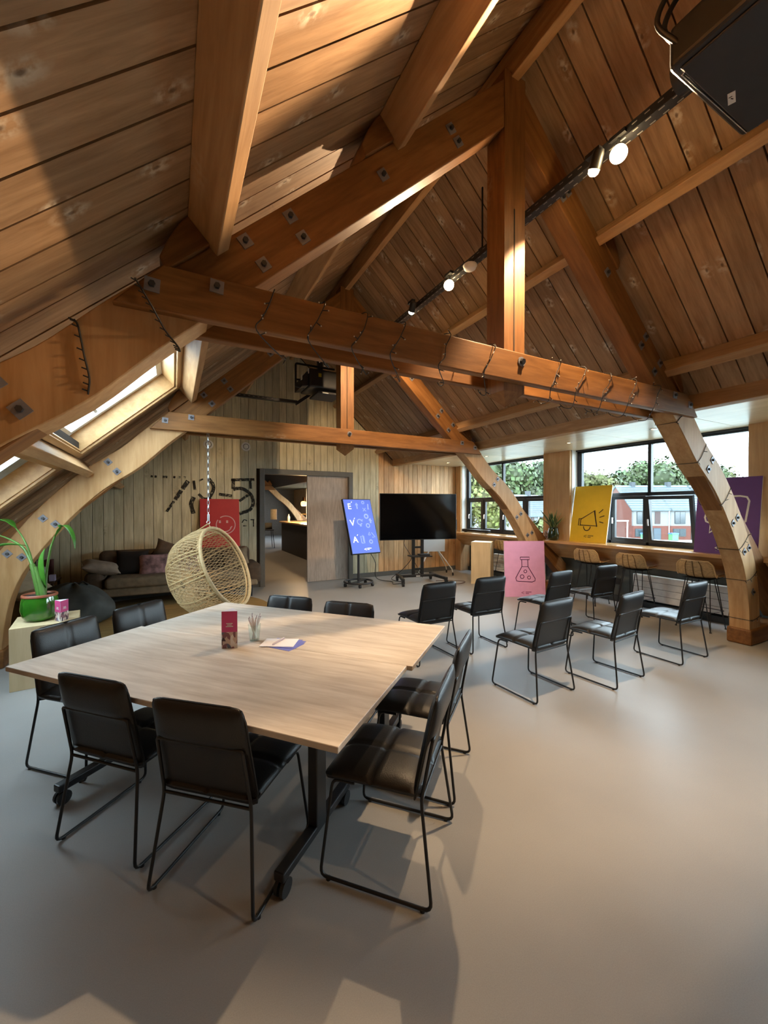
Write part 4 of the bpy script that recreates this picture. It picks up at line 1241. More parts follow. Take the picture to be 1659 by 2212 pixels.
MB().bb((-0.04, -0.45, 0.012), (0.04, 0.45, 0.075)).build('housing', PLASTIC, sb, bevel=0.012)
MB().bb((-0.043, -0.42, 0.02), (-0.0395, 0.42, 0.068)).build('grille', mat('grille_fabric', (0.02, 0.02, 0.022), 0.9, bump=0.3, bscale=500), sb)
for s in (-1, 1): MB().bb((-0.03, s * 0.35 - .02, 0), (0.03, s * 0.35 + .02, 0.014)).build('foot', PLASTIC, sb)
m_ = thing('computer_mouse', 'small grey computer mouse on the counter beside the arch leg', 'mouse', (6.38, 6.05, 1.0))
MB().ball((0, 0, 0.0), 0.05, 8, (0.7, 1.1, 0.6)).build('shell', mat('mouse_grey', (0.12, 0.12, 0.13), 0.4), m_, smooth=60)
leaflet((6.42, 5.44, 1.0), 0.5, 0.16, 0.08, 'small pink leaflet on the counter behind the snake plant')
leaflet((6.36, 5.58, 1.0), 1.4, 0.13, 0.09, 'small leaflet on the counter left of the snake plant')
leaflet((6.40, 2.02, 1.0), 1.2, 0.19, 0.10, 'leaflet at the right image edge below the purple poster')

# ------------------------------------------------------------------ bar stools
def make_stool():
    t = thing('bar_stool', 'stool', 'stool', (0, 0, 0), 0, 'rattan bar stools at the counter')
    # shell seat facing local +y
    prof = [(-0.215, 0.905), (-0.205, 0.86), (-0.19, 0.79), (-0.165, 0.72), (-0.12, 0.685), (-0.03, 0.675), (0.08, 0.68), (0.17, 0.685), (0.205, 0.67)]
    prof = [(p.x, p.y) for p in smooth_path([Vector((a, b, 0)) for a, b in prof], 3)]
    SH = mat('woven_rattan', (0.52, 0.34, 0.15), 0.55, var=0.3, scale=18, bump=0.6, bscale=40, stretch=(1, 6, 6))
    nx = 14; vs = []; fs = []
    n = len(prof)
    for j, (yy, z) in enumerate(prof):
        s = j / (n - 1)
        hw = 0.20 + 0.025 * math.sin(PI * s) - 0.045 * max(0, 1 - s * 7) - 0.05 * max(0, (s - 0.88) / 0.12)
        for i in range(nx + 1):
            u = -1 + 2 * i / nx
            lift = 0.035 * abs(u) ** 3 * (1 if s > 0.45 else 0)
            wrap = 0.05 * u * u * (1 if s < 0.5 else max(0, 1 - (s - 0.5) * 5))
            vs.append((u * hw, yy + wrap, z + lift))
    for j in range(n - 1):
        for i in range(nx):
            a = j * (nx + 1) + i
            fs.append((a, a + 1, a + nx + 2, a + nx + 1))
    o = MB().add(vs, fs).build('seat_shell', SH, t, smooth=80)
    so = o.modifiers.new('thick', 'SOLIDIFY'); so.thickness = 0.010
    rim = [vs[i] for i in range(nx + 1)] + [vs[j * (nx + 1) + nx] for j in range(1, n)] + [vs[(n - 1) * (nx + 1) + i] for i in range(nx - 1, -1, -1)] + [vs[j * (nx + 1)] for j in range(n - 2, 0, -1)]
    MB().tube(rim, 0.009, 6, closed=True).build('rim', mat('rattan_rim', (0.60, 0.40, 0.19), 0.5), t, smooth=60)
    for i in (4, 7, 10):
        MB().tube([Vector(vs[j * (nx + 1) + i]) + Vector((0, -0.007, -0.004)) for j in range(n)], 0.0045, 5).build('cane_rib', mat('dark_cane', (0.16, 0.085, 0.03), 0.5), t, smooth=60)
    for sx in (-1, 1):
        for sy in (-1, 1):
            top = [(sx * 0.14, sy * 0.08, 0.672), (sx * 0.08, sy * 0.14, 0.672)]
            ft = (sx * 0.20, sy * 0.19, 0.0)
            lg = MB()
            for q in top: lg.tube([q, ft], 0.0055, 6)
            lg.build('leg', BLACK, t, smooth=50)
            MB().cyl((ft[0], ft[1], 0), (ft[0], ft[1], 0.012), 0.013, 8).build('foot_cap', PLASTIC, t)
    z = 0.24; k = 0.195
    MB().tube([(-k + .012, -k + .02, z), (k - .012, -k + .02, z), (k - .012, k - .02, z), (-k + .012, k - .02, z)], 0.0055, 6, closed=True).build('footrest', BLACK, t, smooth=50)
    MB().bb((-0.15, -0.15, 0.662), (0.15, 0.15, 0.670)).build('seat_plate', BLACK, t)
    return t
ST = [((6.24, 2.78), 'rattan bar stool nearest to the near truss leg'), ((6.24, 3.63), 'rattan bar stool below the tilted window, middle of the three'), ((6.24, 4.37), 'rattan bar stool in front of the yellow poster'), ((6.33, 6.40), 'bar stool mostly hidden behind the plywood pedestal')]
ps = make_stool()
for i, (p, lab) in enumerate(ST):
    o = ps if i == 0 else copy_tree(ps)
    o.location = (p[0], p[1], 0); o.rotation_euler = (0, 0, heading(1, 0.02 * (i - 1)))
    o['label'] = lab
# wall socket box below the counter
so = tag(MB().bb((6.765, 4.20, 0.28), (6.80, 4.36, 0.38)).build('wall_socket', PLASTIC, None, bevel=0.006), 'black socket box on the knee wall under the counter', 'socket')

# ------------------------------------------------------------------ hanging rattan chair
HX, HY = 0.38, 5.385
Rt = Vector((math.cos(math.radians(-27.665)), math.sin(math.radians(-27.665)), 0))
Fw = Vector((-Rt.y, Rt.x, 0))
def egg():
    t = thing('hanging_chair', 'round rattan basket chair hanging on a chain', 'chair', (HX, HY, 0))
    nrm = (Rt * 0.915 + Vector((0, 0, 1)) * 0.39 - Fw * 0.06).normalized()     # the open side
    cen = Vector((0.19, -0.16, 0.885))
    # frame of the basket: local z = towards the opening
    zx = nrm; xx = Vector((0, 0, 1)).cross(zx).normalized(); yy_ = zx.cross(xx)
    def P(r, d, a):      # d depth behind the rim
        return cen + xx * (r * math.cos(a)) + yy_ * (r * math.sin(a)) - zx * d
    prof = [(0.0, 0.500), (0.10, 0.525), (0.22, 0.535), (0.34, 0.515), (0.45, 0.46), (0.53, 0.37), (0.58, 0.25), (0.60, 0.12), (0.605, 0.02)]
    pv = [(p.x, p.y) for p in smooth_path([Vector((a, b, 0)) for a, b in prof], 4)]
    def R(s):
        f = s * (len(pv) - 1); i = min(int(f), len(pv) - 2); q = f - i
        return (pv[i][0] * (1 - q) + pv[i + 1][0] * q, pv[i][1] * (1 - q) + pv[i + 1][1] * q)
    rim = MB()
    rim.tube([P(0.505, -0.005, 2 * PI * k / 48) for k in range(48)], 0.020, 8, closed=True)
    rim.build('rim', RATTAN, t, smooth=60)
    MB().tube([P(0.492, 0.035, 2 * PI * k / 48) for k in range(48)], 0.013, 6, closed=True).build('rim', RATTAN, t, smooth=60)
    # paired ribs running from the rim to the back
    for k in range(12):
        for da in (-0.035, 0.035):
            a = 2 * PI * k / 12 + da
            pts = []
            for j in range(22):
                d, r = R(j / 21 * 0.93)
                pts.append(P(r + 0.004, d, a + da * (j / 21) * 1.2))
            MB().tube(pts, 0.0090, 5).build('rib', RATTAN, t, smooth=60)
    for s in (0.60, 0.80):
        d, r = R(s)
        MB().tube([P(r, d, 2 * PI * k / 40) for k in range(40)], 0.0075, 5, closed=True).build('hoop', RATTAN, t, smooth=60)
    # open lattice weave
    w = MB()
    NL_ = 78
    for k in range(NL_):
        for tw in (-1, 1):
            pts = []
            for j in range(26):
                s = j / 25 * 0.97
                d, r = R(s)
                pts.append(P(r, d, 2 * PI * k / NL_ + tw * 1.05 * s))
            w.tube(pts, 0.0031, 3, cap=False)
    for k in range(60):
        pts = []
        for j in range(18):
            d, r = R(j / 17 * 0.96)
            pts.append(P(r - 0.003, d, 2 * PI * (k + 0.5) / 60))
        w.tube(pts, 0.0028, 3, cap=False)
    wo = w.build('weave', mat('rattan_weave', (0.68, 0.50, 0.27), 0.55, var=0.15, scale=40), t, smooth=60)
    wo['kind'] = 'stuff'
    # hanger loop and hook
    top = P(0.505, 0.0, math.pi / 2)
    MB().tube([top, (0.004, 0, 1.405), P(0.52, 0.30, math.pi / 2)], 0.008, 6).build('hanger_loop', RATTAN, t, smooth=60)
    hk = MB()
    hk.tube([(0.018 * math.cos(a * PI / 8), 0, 1.42 + 0.018 * math.sin(a * PI / 8)) for a in range(16)], 0.005, 6, closed=True)
    hk.cyl((0, 0, 1.44), (0, 0, 1.52), 0.014, 10)
    hk.tube([(0, 0, 1.52), (0, 0, 1.545)], 0.006, 6)
    hk.build('swivel_hook', mat('galvanised_steel', (0.55, 0.56, 0.56), 0.35, metal=0.8), t, smooth=50)
    z = 1.545; i = 0
    link_m = None
    while z < 2.62:
        if link_m is None:
            lm = MB()
            pts = arc(0, 0.017, 0.011, 0, 180, 6) + arc(0, -0.017, 0.011, 180, 360, 6)
            lm.tube([(a, 0, b) for a, b in pts], 0.0034, 5, closed=True)
            link_m = lm.mesh('chain_link', 60); fix_normals(link_m); link_m.materials.append(MATS['galvanised_steel'])
        o = bpy.data.objects.new('chain_link', link_m); COL.objects.link(o); o.parent = t
        o.location = (0, 0, z + 0.024); o.rotation_euler = (0, 0, (PI / 2) * (i % 2) + 0.3)
        z += 0.046; i += 1
    return t
egg()

# ------------------------------------------------------------------ plant on plywood box, left
bxp = MB().bb((-0.24, -0.24, 0), (0.24, 0.24, 0.55)).build('plywood_box', PLYZ, None, bevel=0.003)
bxp.location = (-1.06, 4.83, 0); bxp.rotation_euler = (0, 0, math.radians(8))
tag(bxp, 'low pale plywood box carrying the green plant pot', 'box')
pp = thing('potted_plant', 'leafy plant in a glossy green pot on the plywood box', 'plant', (-1.115, 4.83, 0.55))
GG = mat('green_glaze', (0.030, 0.17, 0.012), 0.08, var=0.35, scale=5, spec=0.8, coat=0.5)
MB().lathe([(0.001, 0.0), (0.098, 0.0), (0.130, 0.04), (0.144, 0.11), (0.138, 0.18), (0.128, 0.222), (0.001, 0.222)], 36, cap=False).build('pot', GG, pp, smooth=60)
TCM = mat('terracotta_rim', (0.30, 0.085, 0.04), 0.5)
MB().lathe([(0.127, 0.220), (0.135, 0.224), (0.135, 0.240), (0.128, 0.246), (0.118, 0.24), (0.118, 0.216)], 36, cap=False).build('pot_rim', TCM, pp, smooth=60)
MB().lathe([(0.001, 0.224), (0.12, 0.224), (0.12, 0.228), (0.001, 0.234)], 24).build('soil', mat('potting_soil', (0.03, 0.018, 0.01), 0.95, bump=0.6, bscale=60), pp)
STEM = mat('plant_stem', (0.085, 0.19, 0.035), 0.4, var=0.2); LEAF = mat('plant_leaf', (0.055, 0.20, 0.020), 0.35, var=0.3)
def stem(pts, r0, r1, nm='stem'):
    p = smooth_path(pts, 6)
    MB().tube(p, [r0 + (r1 - r0) * i / (len(p) - 1) for i in range(len(p))], 8).build(nm, STEM, pp, smooth=60)
def leaf(pts, w, nrm=(0, 0, 1), m=LEAF):
    p = smooth_path(pts, 5); n = len(p); vs = []; fs = []
    up = Vector(nrm).normalized()
    for i in range(n):
        d = (p[min(i + 1, n - 1)] - p[max(i - 1, 0)]).normalized()
        sd = d.cross(up)
        if sd.length < 1e-3: sd = d.orthogonal()
        sd.normalize()
        s = i / (n - 1)
        ww = w * math.sin(PI * min(0.999, max(0.03, s)) ** 0.8)
        nn = sd.cross(d).normalized()
        vs += [p[i] + sd * ww + nn * ww * 0.35, p[i], p[i] - sd * ww + nn * ww * 0.35]
    for i in range(n - 1):
        b = 3 * i
        fs += [(b, b + 1, b + 4, b + 3), (b + 1, b + 2, b + 5, b + 4)]
    o = MB().add(vs, fs).build('leaf', m, pp, smooth=80)
    sm = o.modifiers.new('thick', 'SOLIDIFY'); sm.thickness = 0.002
rx, fx = Rt, Fw
def PL(a, b, c): return tuple(rx * a + Vector((0, 0, b)) + fx * c)       # right, up, away
stem([PL(0.01, 0.22, 0), PL(-0.04, 0.42, 0), PL(-0.07, 0.52, 0)], 0.034, 0.022, 'trunk')
stem([PL(0.05, 0.22, -0.02), PL(0.02, 0.35, -0.02), PL(-0.02, 0.50, -0.02)], 0.030, 0.012, 'trunk')
stem([PL(-0.07, 0.52, 0), PL(-0.16, 0.66, 0.02), PL(-0.28, 0.74, 0.03), PL(-0.42, 0.80, 0.02)], 0.014, 0.006)
stem([PL(-0.06, 0.50, 0), PL(-0.10, 0.65, 0), PL(-0.16, 0.78, 0), PL(-0.20, 0.86, -0.02)], 0.011, 0.005)
stem([PL(0.05, 0.24, 0), PL(0.05, 0.45, 0.02), PL(0.08, 0.66, 0.03), PL(0.13, 0.78, 0.02)], 0.013, 0.007)
leaf([PL(-0.42, 0.80, 0.02), PL(-0.50, 0.83, 0.0), PL(-0.57, 0.78, -0.02), PL(-0.60, 0.70, -0.04)], 0.07)
leaf([PL(-0.20, 0.86, -0.02), PL(-0.28, 0.92, -0.03), PL(-0.38, 0.92, -0.05), PL(-0.52, 0.84, -0.08)], 0.055)
leaf([PL(-0.08, 0.70, -0.05), PL(-0.20, 0.71, -0.10), PL(-0.34, 0.68, -0.14), PL(-0.50, 0.66, -0.18)], 0.030, (0.2, 0.3, 1))
leaf([PL(0.13, 0.78, 0.02), PL(0.20, 0.875, 0.0), PL(0.28, 0.865, -0.02), PL(0.35, 0.77, -0.04), PL(0.375, 0.66, -0.05)], 0.028, (0.6, -0.5, 0.6))
leaf([PL(0.06, 0.30, 0.0), PL(0.045, 0.45, -0.02), PL(0.05, 0.58, -0.03), PL(0.08, 0.68, -0.03)], 0.028, tuple(-Fw))
leaflet((-0.93, 4.70, 0.55), math.radians(-55), 0.19, 0.10, 'small pink leaflet standing beside the green plant pot')

# ------------------------------------------------------------------ lounge corner: sofa, cushions, beanbag, rug
def cushion(name, lab, loc, size, rot, m, group=None, seed=0, n=10):
    rnd = random.Random(seed)
    hx, hy, hz = size[0] / 2, size[1] / 2, size[2] / 2
    ph = rnd.uniform(0, 6)
    def top(sg):
        def f(a, b):
            k = (1 - abs(a) ** 3.2) * (1 - abs(b) ** 3.2)
            pinch = 1 - 0.10 * (1 - abs(a) ** 2) * abs(b) ** 6 - 0.10 * (1 - abs(b) ** 2) * abs(a) ** 6
            z = hz * max(0, k) ** 0.55 * (1 + 0.10 * math.sin(3 * a + ph) * math.cos(2.5 * b + ph))
            return (a * hx * pinch, b * hy * pinch, sg * (z + 0.006))
        return f
    o = grid_solid(n, n, top(1), top(-1)).build(name, m, None, smooth=80)
    o.location = loc; o.rotation_euler = rot
    return tag(o, lab, 'cushion', group)
SOFA = mat('brown_velvet', (0.075, 0.045, 0.024), 0.85, var=0.25, bump=0.15, bscale=80)
SOFA2 = mat('taupe_seat_fabric', (0.21, 0.155, 0.095), 0.9, var=0.2, bump=0.15, bscale=120)
sf = thing('sofa', 'low brown fabric sofa against the cream plank wall', 'sofa', (0.1, 7.85, 0))
def pad(mb_, name, m, bv=0.05): return mb_.build(name, m, sf, bevel=bv, seg=4)
pad(MB().bb((-1.25, -0.36, 0.20), (1.25, 0.34, 0.34)), 'base', SOFA2, 0.03)
pad(MB().bb((-1.05, -0.42, 0.33), (-0.01, 0.18, 0.50)), 'seat_cushion', SOFA2, 0.06)
pad(MB().bb((0.01, -0.42, 0.33), (1.05, 0.18, 0.50)), 'seat_cushion', SOFA2, 0.06)
pad(MB().bb((-1.20, 0.16, 0.30), (-0.01, 0.38, 0.88)), 'back_cushion', SOFA, 0.09)
pad(MB().bb((0.01, 0.16, 0.30), (1.20, 0.38, 0.86)), 'back_cushion', SOFA, 0.09)
pad(MB().bb((-1.32, -0.36, 0.22), (-1.06, 0.34, 0.60)), 'armrest', SOFA, 0.09)
pad(MB().bb((1.06, -0.36, 0.22), (1.32, 0.34, 0.60)), 'armrest', SOFA, 0.09)
for x in (-1.15, 1.15):
    for yy in (-0.28, 0.28):
        MB().tube([(x, yy, 0.21), (x, yy, 0.0)], [0.026, 0.016], 8).build('leg', BLACK, sf)
TAUPE = mat('taupe_cushion', (0.26, 0.195, 0.14), 0.9, var=0.25, scale=8)
PINKP = mat('pink_floral_cushion', (0.36, 0.20, 0.19), 0.9, var=0.75, scale=9)
CREAMC = mat('cream_cushion', (0.46, 0.37, 0.24), 0.9, var=0.1)
cushion('arm_cushion', 'taupe cushion draped over the left sofa arm', (-1.02, 7.68, 0.66), (0.52, 0.42, 0.17), (0.15, 0.25, 0.2), TAUPE, None, 3)
cushion('patterned_cushion', 'pink patterned cushion on the sofa, left of the pair', (-0.28, 7.86, 0.63), (0.50, 0.40, 0.16), (1.15, 0, 0.1), PINKP, 'pink cushions on the sofa', 5)
cushion('patterned_cushion', 'pink patterned cushion on the sofa behind the hanging chair', (0.18, 7.84, 0.63), (0.50, 0.40, 0.16), (1.1, 0.08, -0.15), PINKP, 'pink cushions on the sofa', 6)
cushion('throw_cushion', 'dark throw cushion leaning on the sofa back', (-0.62, 7.95, 0.68), (0.48, 0.42, 0.16), (1.25, 0, -0.1), mat('dark_cushion', (0.022, 0.015, 0.012), 0.9), None, 7)
cushion('brown_cushion', 'brown cushion tipped over the gap in the sofa back', (-0.10, 8.02, 0.86), (0.40, 0.30, 0.14), (1.2, 0.4, 0.2), SOFA, None, 9)
cushion('brown_cushion', 'brown cushion at the right end of the sofa', (1.02, 7.82, 0.66), (0.46, 0.38, 0.16), (1.0, -0.3, -0.4), SOFA2, None, 12)
bag = thing('bean_bag', 'slouching dark grey bean bag in front of the sofa', 'bean bag', (-1.22, 6.86, 0))
pts = []
prof = [(0.02, 0.0), (0.34, 0.0), (0.47, 0.05), (0.53, 0.17), (0.50, 0.30), (0.40, 0.42), (0.26, 0.50), (0.10, 0.545), (0.01, 0.55)]
prof = [(p.x, p.y) for p in smooth_path([Vector((a, b, 0)) for a, b in prof], 3)]
bmb = MB().lathe(prof, 36)
for p in bmb.v:
    a = math.atan2(p.y, p.x)
    k = 1 + 0.06 * math.sin(3 * a + p.z * 9) + 0.04 * math.sin(7 * a - p.z * 14)
    p.x *= k * 0.86; p.y *= k * 0.80
    p.z = max(0.0, p.z * (1 - 0.16 * p.x) + 0.02 * math.sin(5 * a) * (p.z > 0.1))
bmb.build('body', mat('charcoal_canvas', (0.060, 0.068, 0.066), 0.75, var=0.3, scale=5, bump=0.3, bscale=14), bag, smooth=80)
MB().tube([(0.05, 0.0, 0.54), (0.10, 0.0, 0.58), (0.16, 0.02, 0.53)], 0.012, 6).build('handle_loop', PLASTIC, bag, smooth=60)
ped = tag(MB().lathe([(0.001, 0), (0.30, 0), (0.32, 0.05), (0.32, 0.33), (0.30, 0.37), (0.001, 0.38)], 28, Matrix.Translation((-1.98, 7.20, 0))).build('pouf', mat('cream_pouf', (0.34, 0.27, 0.17), 0.9), None, smooth=60), 'round cream pouf under the pair of cushions', 'pouf')
cushion('floor_cushion', 'lower cream cushion with dark edge on the pouf behind the plant', (-1.82, 7.14, 0.44), (0.62, 0.60, 0.13), (0.0, 0.16, -0.4), CREAMC, 'cream cushions behind the plant', 14)
cushion('floor_cushion', 'upper cream cushion leaning behind the plant', (-1.88, 7.20, 0.60), (0.60, 0.58, 0.15), (0.05, 0.62, -0.4), CREAMC, 'cream cushions behind the plant', 15)
rug = MB().lathe([(0.001, 0.0), (1.55, 0.0), (1.55, 0.010), (1.50, 0.014), (0.001, 0.014)], 56).build('rug', wood('golden_jute', (0.17, 0.10, 0.025), (0.34, 0.21, 0.07), 'X', rand=0.0, knots=0.0, fine=1.5, rough=0.95, bump=0.6), None, smooth=40)
rug.location = (-0.15, 6.72, 0.001)
tag(rug, 'round golden brown rug under the hanging chair', 'rug')
# side table with clutter behind the plant
sd = thing('side_table', 'dark side table in the left corner by the cream wall', 'table', (-1.85, 7.75, 0))
WOODD = mat('dark_walnut', (0.06, 0.03, 0.015), 0.5)
MB().bb((-0.28, -0.22, 0.48), (0.28, 0.22, 0.51)).build('tabletop', WOODD, sd, bevel=0.004)
for x in (-0.25, 0.25):
    for yy in (-0.19, 0.19): MB().bb((x - .015, yy - .015, 0), (x + .015, yy + .015, 0.48)).build('leg', WOODD, sd)
MB().bb((-0.26, -0.20, 0.20), (0.26, 0.20, 0.215)).build('lower_shelf', WOODD, sd)
def small(name, lab, cat, mb, m, sm=None):
    return tag(mb.build(name, m, None, smooth=sm, bevel=None if sm else 0.003), lab, cat)
small('storage_crate', 'black storage crate on the corner side table', 'crate', MB().bb((-2.10, 7.80, 0.51), (-1.86, 7.95, 0.86)), PLASTIC)
small('book', 'pale book standing on the corner side table', 'book', MB().bb((-1.85, 7.82, 0.51), (-1.79, 7.95, 0.80)), mat('pale_book', (0.42, 0.36, 0.24), 0.7))
small('book', 'dark red book standing on the corner side table', 'book', MB().bb((-1.76, 7.82, 0.51), (-1.66, 7.95, 0.80)), mat('dark_red_book', (0.07, 0.012, 0.010), 0.6))
small('candle_lantern', 'small pale candle lantern on the corner side table', 'candle', MB().lathe([(0.001, 0), (0.05, 0), (0.055, 0.02), (0.04, 0.10), (0.05, 0.16), (0.03, 0.21), (0.001, 0.22)], 18, Matrix.Translation((-1.72, 7.62, 0.51))), mat('smoky_ceramic', (0.30, 0.27, 0.28), 0.3), 50)
small('tissue_box', 'small lilac printed box on the corner side table', 'box', MB().bb((-1.64, 7.56, 0.51), (-1.57, 7.64, 0.60)), mat('lilac_card', (0.45, 0.40, 0.55), 0.6))
small('parcel', 'pale cardboard parcel on the floor beside the sofa arm', 'box', MB().bb((-1.62, 7.40, 0.0), (-1.36, 7.58, 0.40)), mat('pale_card', (0.38, 0.29, 0.20), 0.8))

# ------------------------------------------------------------------ track with spotlights
trk = thing('cable_tray', 'black perforated cable tray hanging along the roof', 'cable tray', (2.55, 2.0, 3.93))
TRM = mat('tray_metal', (0.030, 0.030, 0.034), 0.4, metal=0.4)
Y0, Y1 = -2.4, 2.9
tr_ = MB()
tr_.bb((-0.035, Y0, -0.004), (0.035, Y1, 0.0)); tr_.bb((-0.035, Y0, 0.0), (-0.031, Y1, 0.055)); tr_.bb((0.031, Y0, 0.0), (0.035, Y1, 0.055))
tr_.build('channel', TRM, trk)
SLT = mat('tray_slot', (0.22, 0.20, 0.19), 0.5)
yy = -0.9
sl = MB()
while yy < Y1 - 0.05:
    sl.bb((-0.028, yy, -0.0055), (-0.021, yy + 0.032, -0.0035)); sl.bb((0.021, yy, -0.0055), (0.028, yy + 0.032, -0.0035))
    sl.bb((-0.0365, yy, 0.030), (-0.0345, yy + 0.030, 0.036))
    yy += 0.075
so_ = sl.build('slots', SLT, trk); so_['kind'] = 'stuff'
for yy in (-1.6, 0.9):
    h = MB(); h.bb((-0.03, yy - 0.02, 0.05), (0.03, yy + 0.02, 0.07)); h.bb((-0.006, yy - 0.006, 0.06), (0.006, yy + 0.006, RIDGE - 0.95 * 0.38 - 3.93))
    h.build('hanger', BLACK, trk)
cable([(2.56, -2.3, 3.96), (2.545, -0.5, 3.955), (2.56, 1.2, 3.958), (2.545, 2.6, 3.955), (2.55, 4.85, 3.955)], 0.009, 'dark cables lying along the roof cable tray', CAB)
def spot(loc, aim, lab, bright, rb=1.0):
    t = thing('track_spotlight', lab, 'spotlight', loc)
    d = (Vector(aim) - Vector(loc)).normalized()
    q = d.to_track_quat('Z', 'Y').to_matrix().to_4x4()
    MB().lathe([(0.001, -0.11), (0.030, -0.11), (0.036, -0.09), (0.038, -0.004), (0.034, -0.004), (0.030, -0.03), (0.001, -0.03)], 20, q, cap=False).build('housing', BLACK, t, smooth=50)
    MB().lathe([(0.001, -0.012), (0.0335, -0.012), (0.0335 * rb, -0.004), (0.031 * rb, 0.014 * rb), (0.019 * rb, 0.026 * rb), (0.001, 0.030 * rb)], 20, q, cap=False).build('bulb', emit('spot_bulb_%d' % int(bright), (1.0, 0.72, 0.36), bright), t, smooth=60)
    MB().tube([(0, 0, 0.05), (0.0, 0.0, 0.115)], 0.008, 8).build('stem', BLACK, t)
    MB().bb((-0.02, -0.05, 0.10), (0.02, 0.05, 0.125)).build('adapter', BLACK, t)
for (nm, loc, aim, *_), lab in zip(SPOTS, ['glowing track spotlight at the upper right', 'small glowing spotlight below the brightest one', 'glowing track spotlight between the trusses', 'dark track spotlight turned towards the second truss', 'added unseen fill spotlight behind the viewpoint']):
    d = (Vector(aim) - Vector(loc)).normalized()
    spot(tuple(Vector(loc) - d * 0.055), aim, lab, 60, 1.5 if lab.startswith('glowing') else 1.0)
sm = thing('smoke_detector', 'round white smoke detector under the roof cable tray', 'smoke detector', (2.53, 3.05, 3.925))
MB().lathe([(0.001, 0.0), (0.060, 0.0), (0.062, -0.012), (0.055, -0.035), (0.040, -0.045), (0.001, -0.047)], 28, cap=False).build('dome', WHITE, sm, smooth=50)
MB().lathe([(0.050, 0.0), (0.066, 0.0), (0.066, -0.010), (0.050, -0.010)], 28, cap=False).build('base_ring', WHITE, sm, smooth=50)

# ------------------------------------------------------------------ projectors
def projector_near():
    t = thing('projector', 'black ceiling projector in the top right corner close to us', 'projector', (2.45, 0.80, 3.66))
    MB().bb((-0.37, -0.42, 0.0), (0.37, 0.28, 0.20)).build('body', PLASTIC, t, bevel=0.025, seg=3)
    MB().bb((-0.34, -0.38, -0.012), (0.34, 0.24, 0.002)).build('base_plate', mat('projector_base', (0.028, 0.026, 0.028), 0.6), t, bevel=0.01)
    lb = MB().box((0.0, 0.0, 0), (0.075, 0.030, 0.002), rz(0.35)).build('sticker', WHITE, t); lb.location = (0.03, 0.19, -0.0135)
    for k, x in enumerate((-0.012, 0.004)):
        q = MB().box((x, 0, -0.0015), (0.004, 0.014, 0.0006), rz(0.2 + k)).build('handwriting', INK, lb)
    MB().lathe([(0.001, 0.0), (0.075, 0.0), (0.075, 0.05), (0.06, 0.055), (0.001, 0.04)], 24, Matrix.Translation((-0.18, 0.28, 0.10)) @ Matrix.Rotation(-PI / 2, 4, 'X'), cap=False).build('lens_ring', PLASTIC, t, smooth=50)
    MB().tube([(0.34, 0.245, -0.006), (-0.30, 0.25, -0.006), (-0.33, 0.20, 0.0)], 0.004, 6).build('bright_edge', CHROME, t)
    MB().bb((-0.06, -0.12, 0.20), (0.06, 0.0, 0.95)).build('mount_pole', BLACK, t)
    MB().bb((-0.30, -0.20, 0.22), (0.30, 0.12, 0.25)).build('mount_plate', BLACK, t)
    for x in (-0.36, -0.30):
        MB().tube(smooth_path([(x, 0.24, 0.10), (x - 0.06, 0.30, 0.22), (x - 0.02, 0.26, 0.36), (x + 0.08, 0.20, 0.45)], 6), 0.012, 8).build('cable_loop', PLASTIC, t, smooth=60)
    MB().tube(smooth_path([(-0.34, 0.26, 0.14), (-0.22, 0.29, 0.18), (-0.12, 0.27, 0.24), (-0.10, 0.25, 0.34)], 6), 0.009, 8).build('bracket_arm', mat('brass_edge', (0.45, 0.32, 0.12), 0.35, metal=0.7), t, smooth=60)
projector_near()
def projector_far():
    t = thing('projector', 'black ceiling projector hanging in front of the cream gable wall', 'projector', (2.20, 6.60, 3.46))
    MB().bb((-0.25, -0.30, 0.10), (0.32, 0.25, 0.40)).build('body', PLASTIC, t, bevel=0.03, seg=3)
    MB().prism_y([(-0.25, 0.12), (-0.25, 0.36), (-0.36, 0.24), (-0.36, 0.10)], -0.26, 0.2).build('lens_hood', PLASTIC, t, bevel=0.01)
    MB().bb((-0.10, -0.303, 0.27), (-0.05, -0.300, 0.33)).build('sticker', mat('yellow_sticker', (0.55, 0.42, 0.02), 0.5), t)
    MB().bb((-0.262, -0.28, 0.31), (-0.252, -0.22, 0.39)).build('sticker', WHITE, t); MB().bb((-0.37, -0.27, 0.20), (-0.36, -0.21, 0.28)).build('sticker', WHITE, t)
    MB().tube(round_path([(0.25, -0.1, 0.50), (-0.42, -0.1, 0.50), (-0.42, -0.1, 0.12), (-0.28, -0.1, 0.12)], 0.03), 0.018, 8).build('bracket_arm', BLACK, t, smooth=50)
    MB().tube([(-0.42, -0.1, 0.24), (-0.28, -0.1, 0.24)], 0.016, 8).build('bracket_arm', BLACK, t, smooth=50)
    MB().bb((-0.03, -0.08, 0.40), (0.05, 0.0, RIDGE - 3.60)).build('mount_pole', BLACK, t)
    MB().bb((-0.1, -0.26, 0.02), (0.32, 0.2, 0.06)).build('base_plate', mat('projector_base', (0.028, 0.026, 0.028), 0.6), t, bevel=0.01)
    MB().bb((-0.02, -0.275, 0.025), (0.08, -0.262, 0.035)).build('status_strip', WHITE, t)
projector_far()
tr2 = thing('cable_tray', 'short black cable tray below the far projector', 'cable tray', (1.4, 6.95, 3.42))
q = MB(); q.bb((-0.62, -0.03, 0), (0.52, 0.03, 0.006)); q.bb((-0.62, -0.03, 0.006), (0.52, -0.026, 0.05)); q.bb((-0.62, 0.026, 0.006), (0.52, 0.03, 0.05)); q.build('channel', TRM, tr2)
q = MB(); q.box((0.72, 0.0, 0.16), (0.55, 0.06, 0.05), Matrix.Rotation(-0.65, 3, 'Y')); q.build('channel', TRM, tr2)
q = MB()
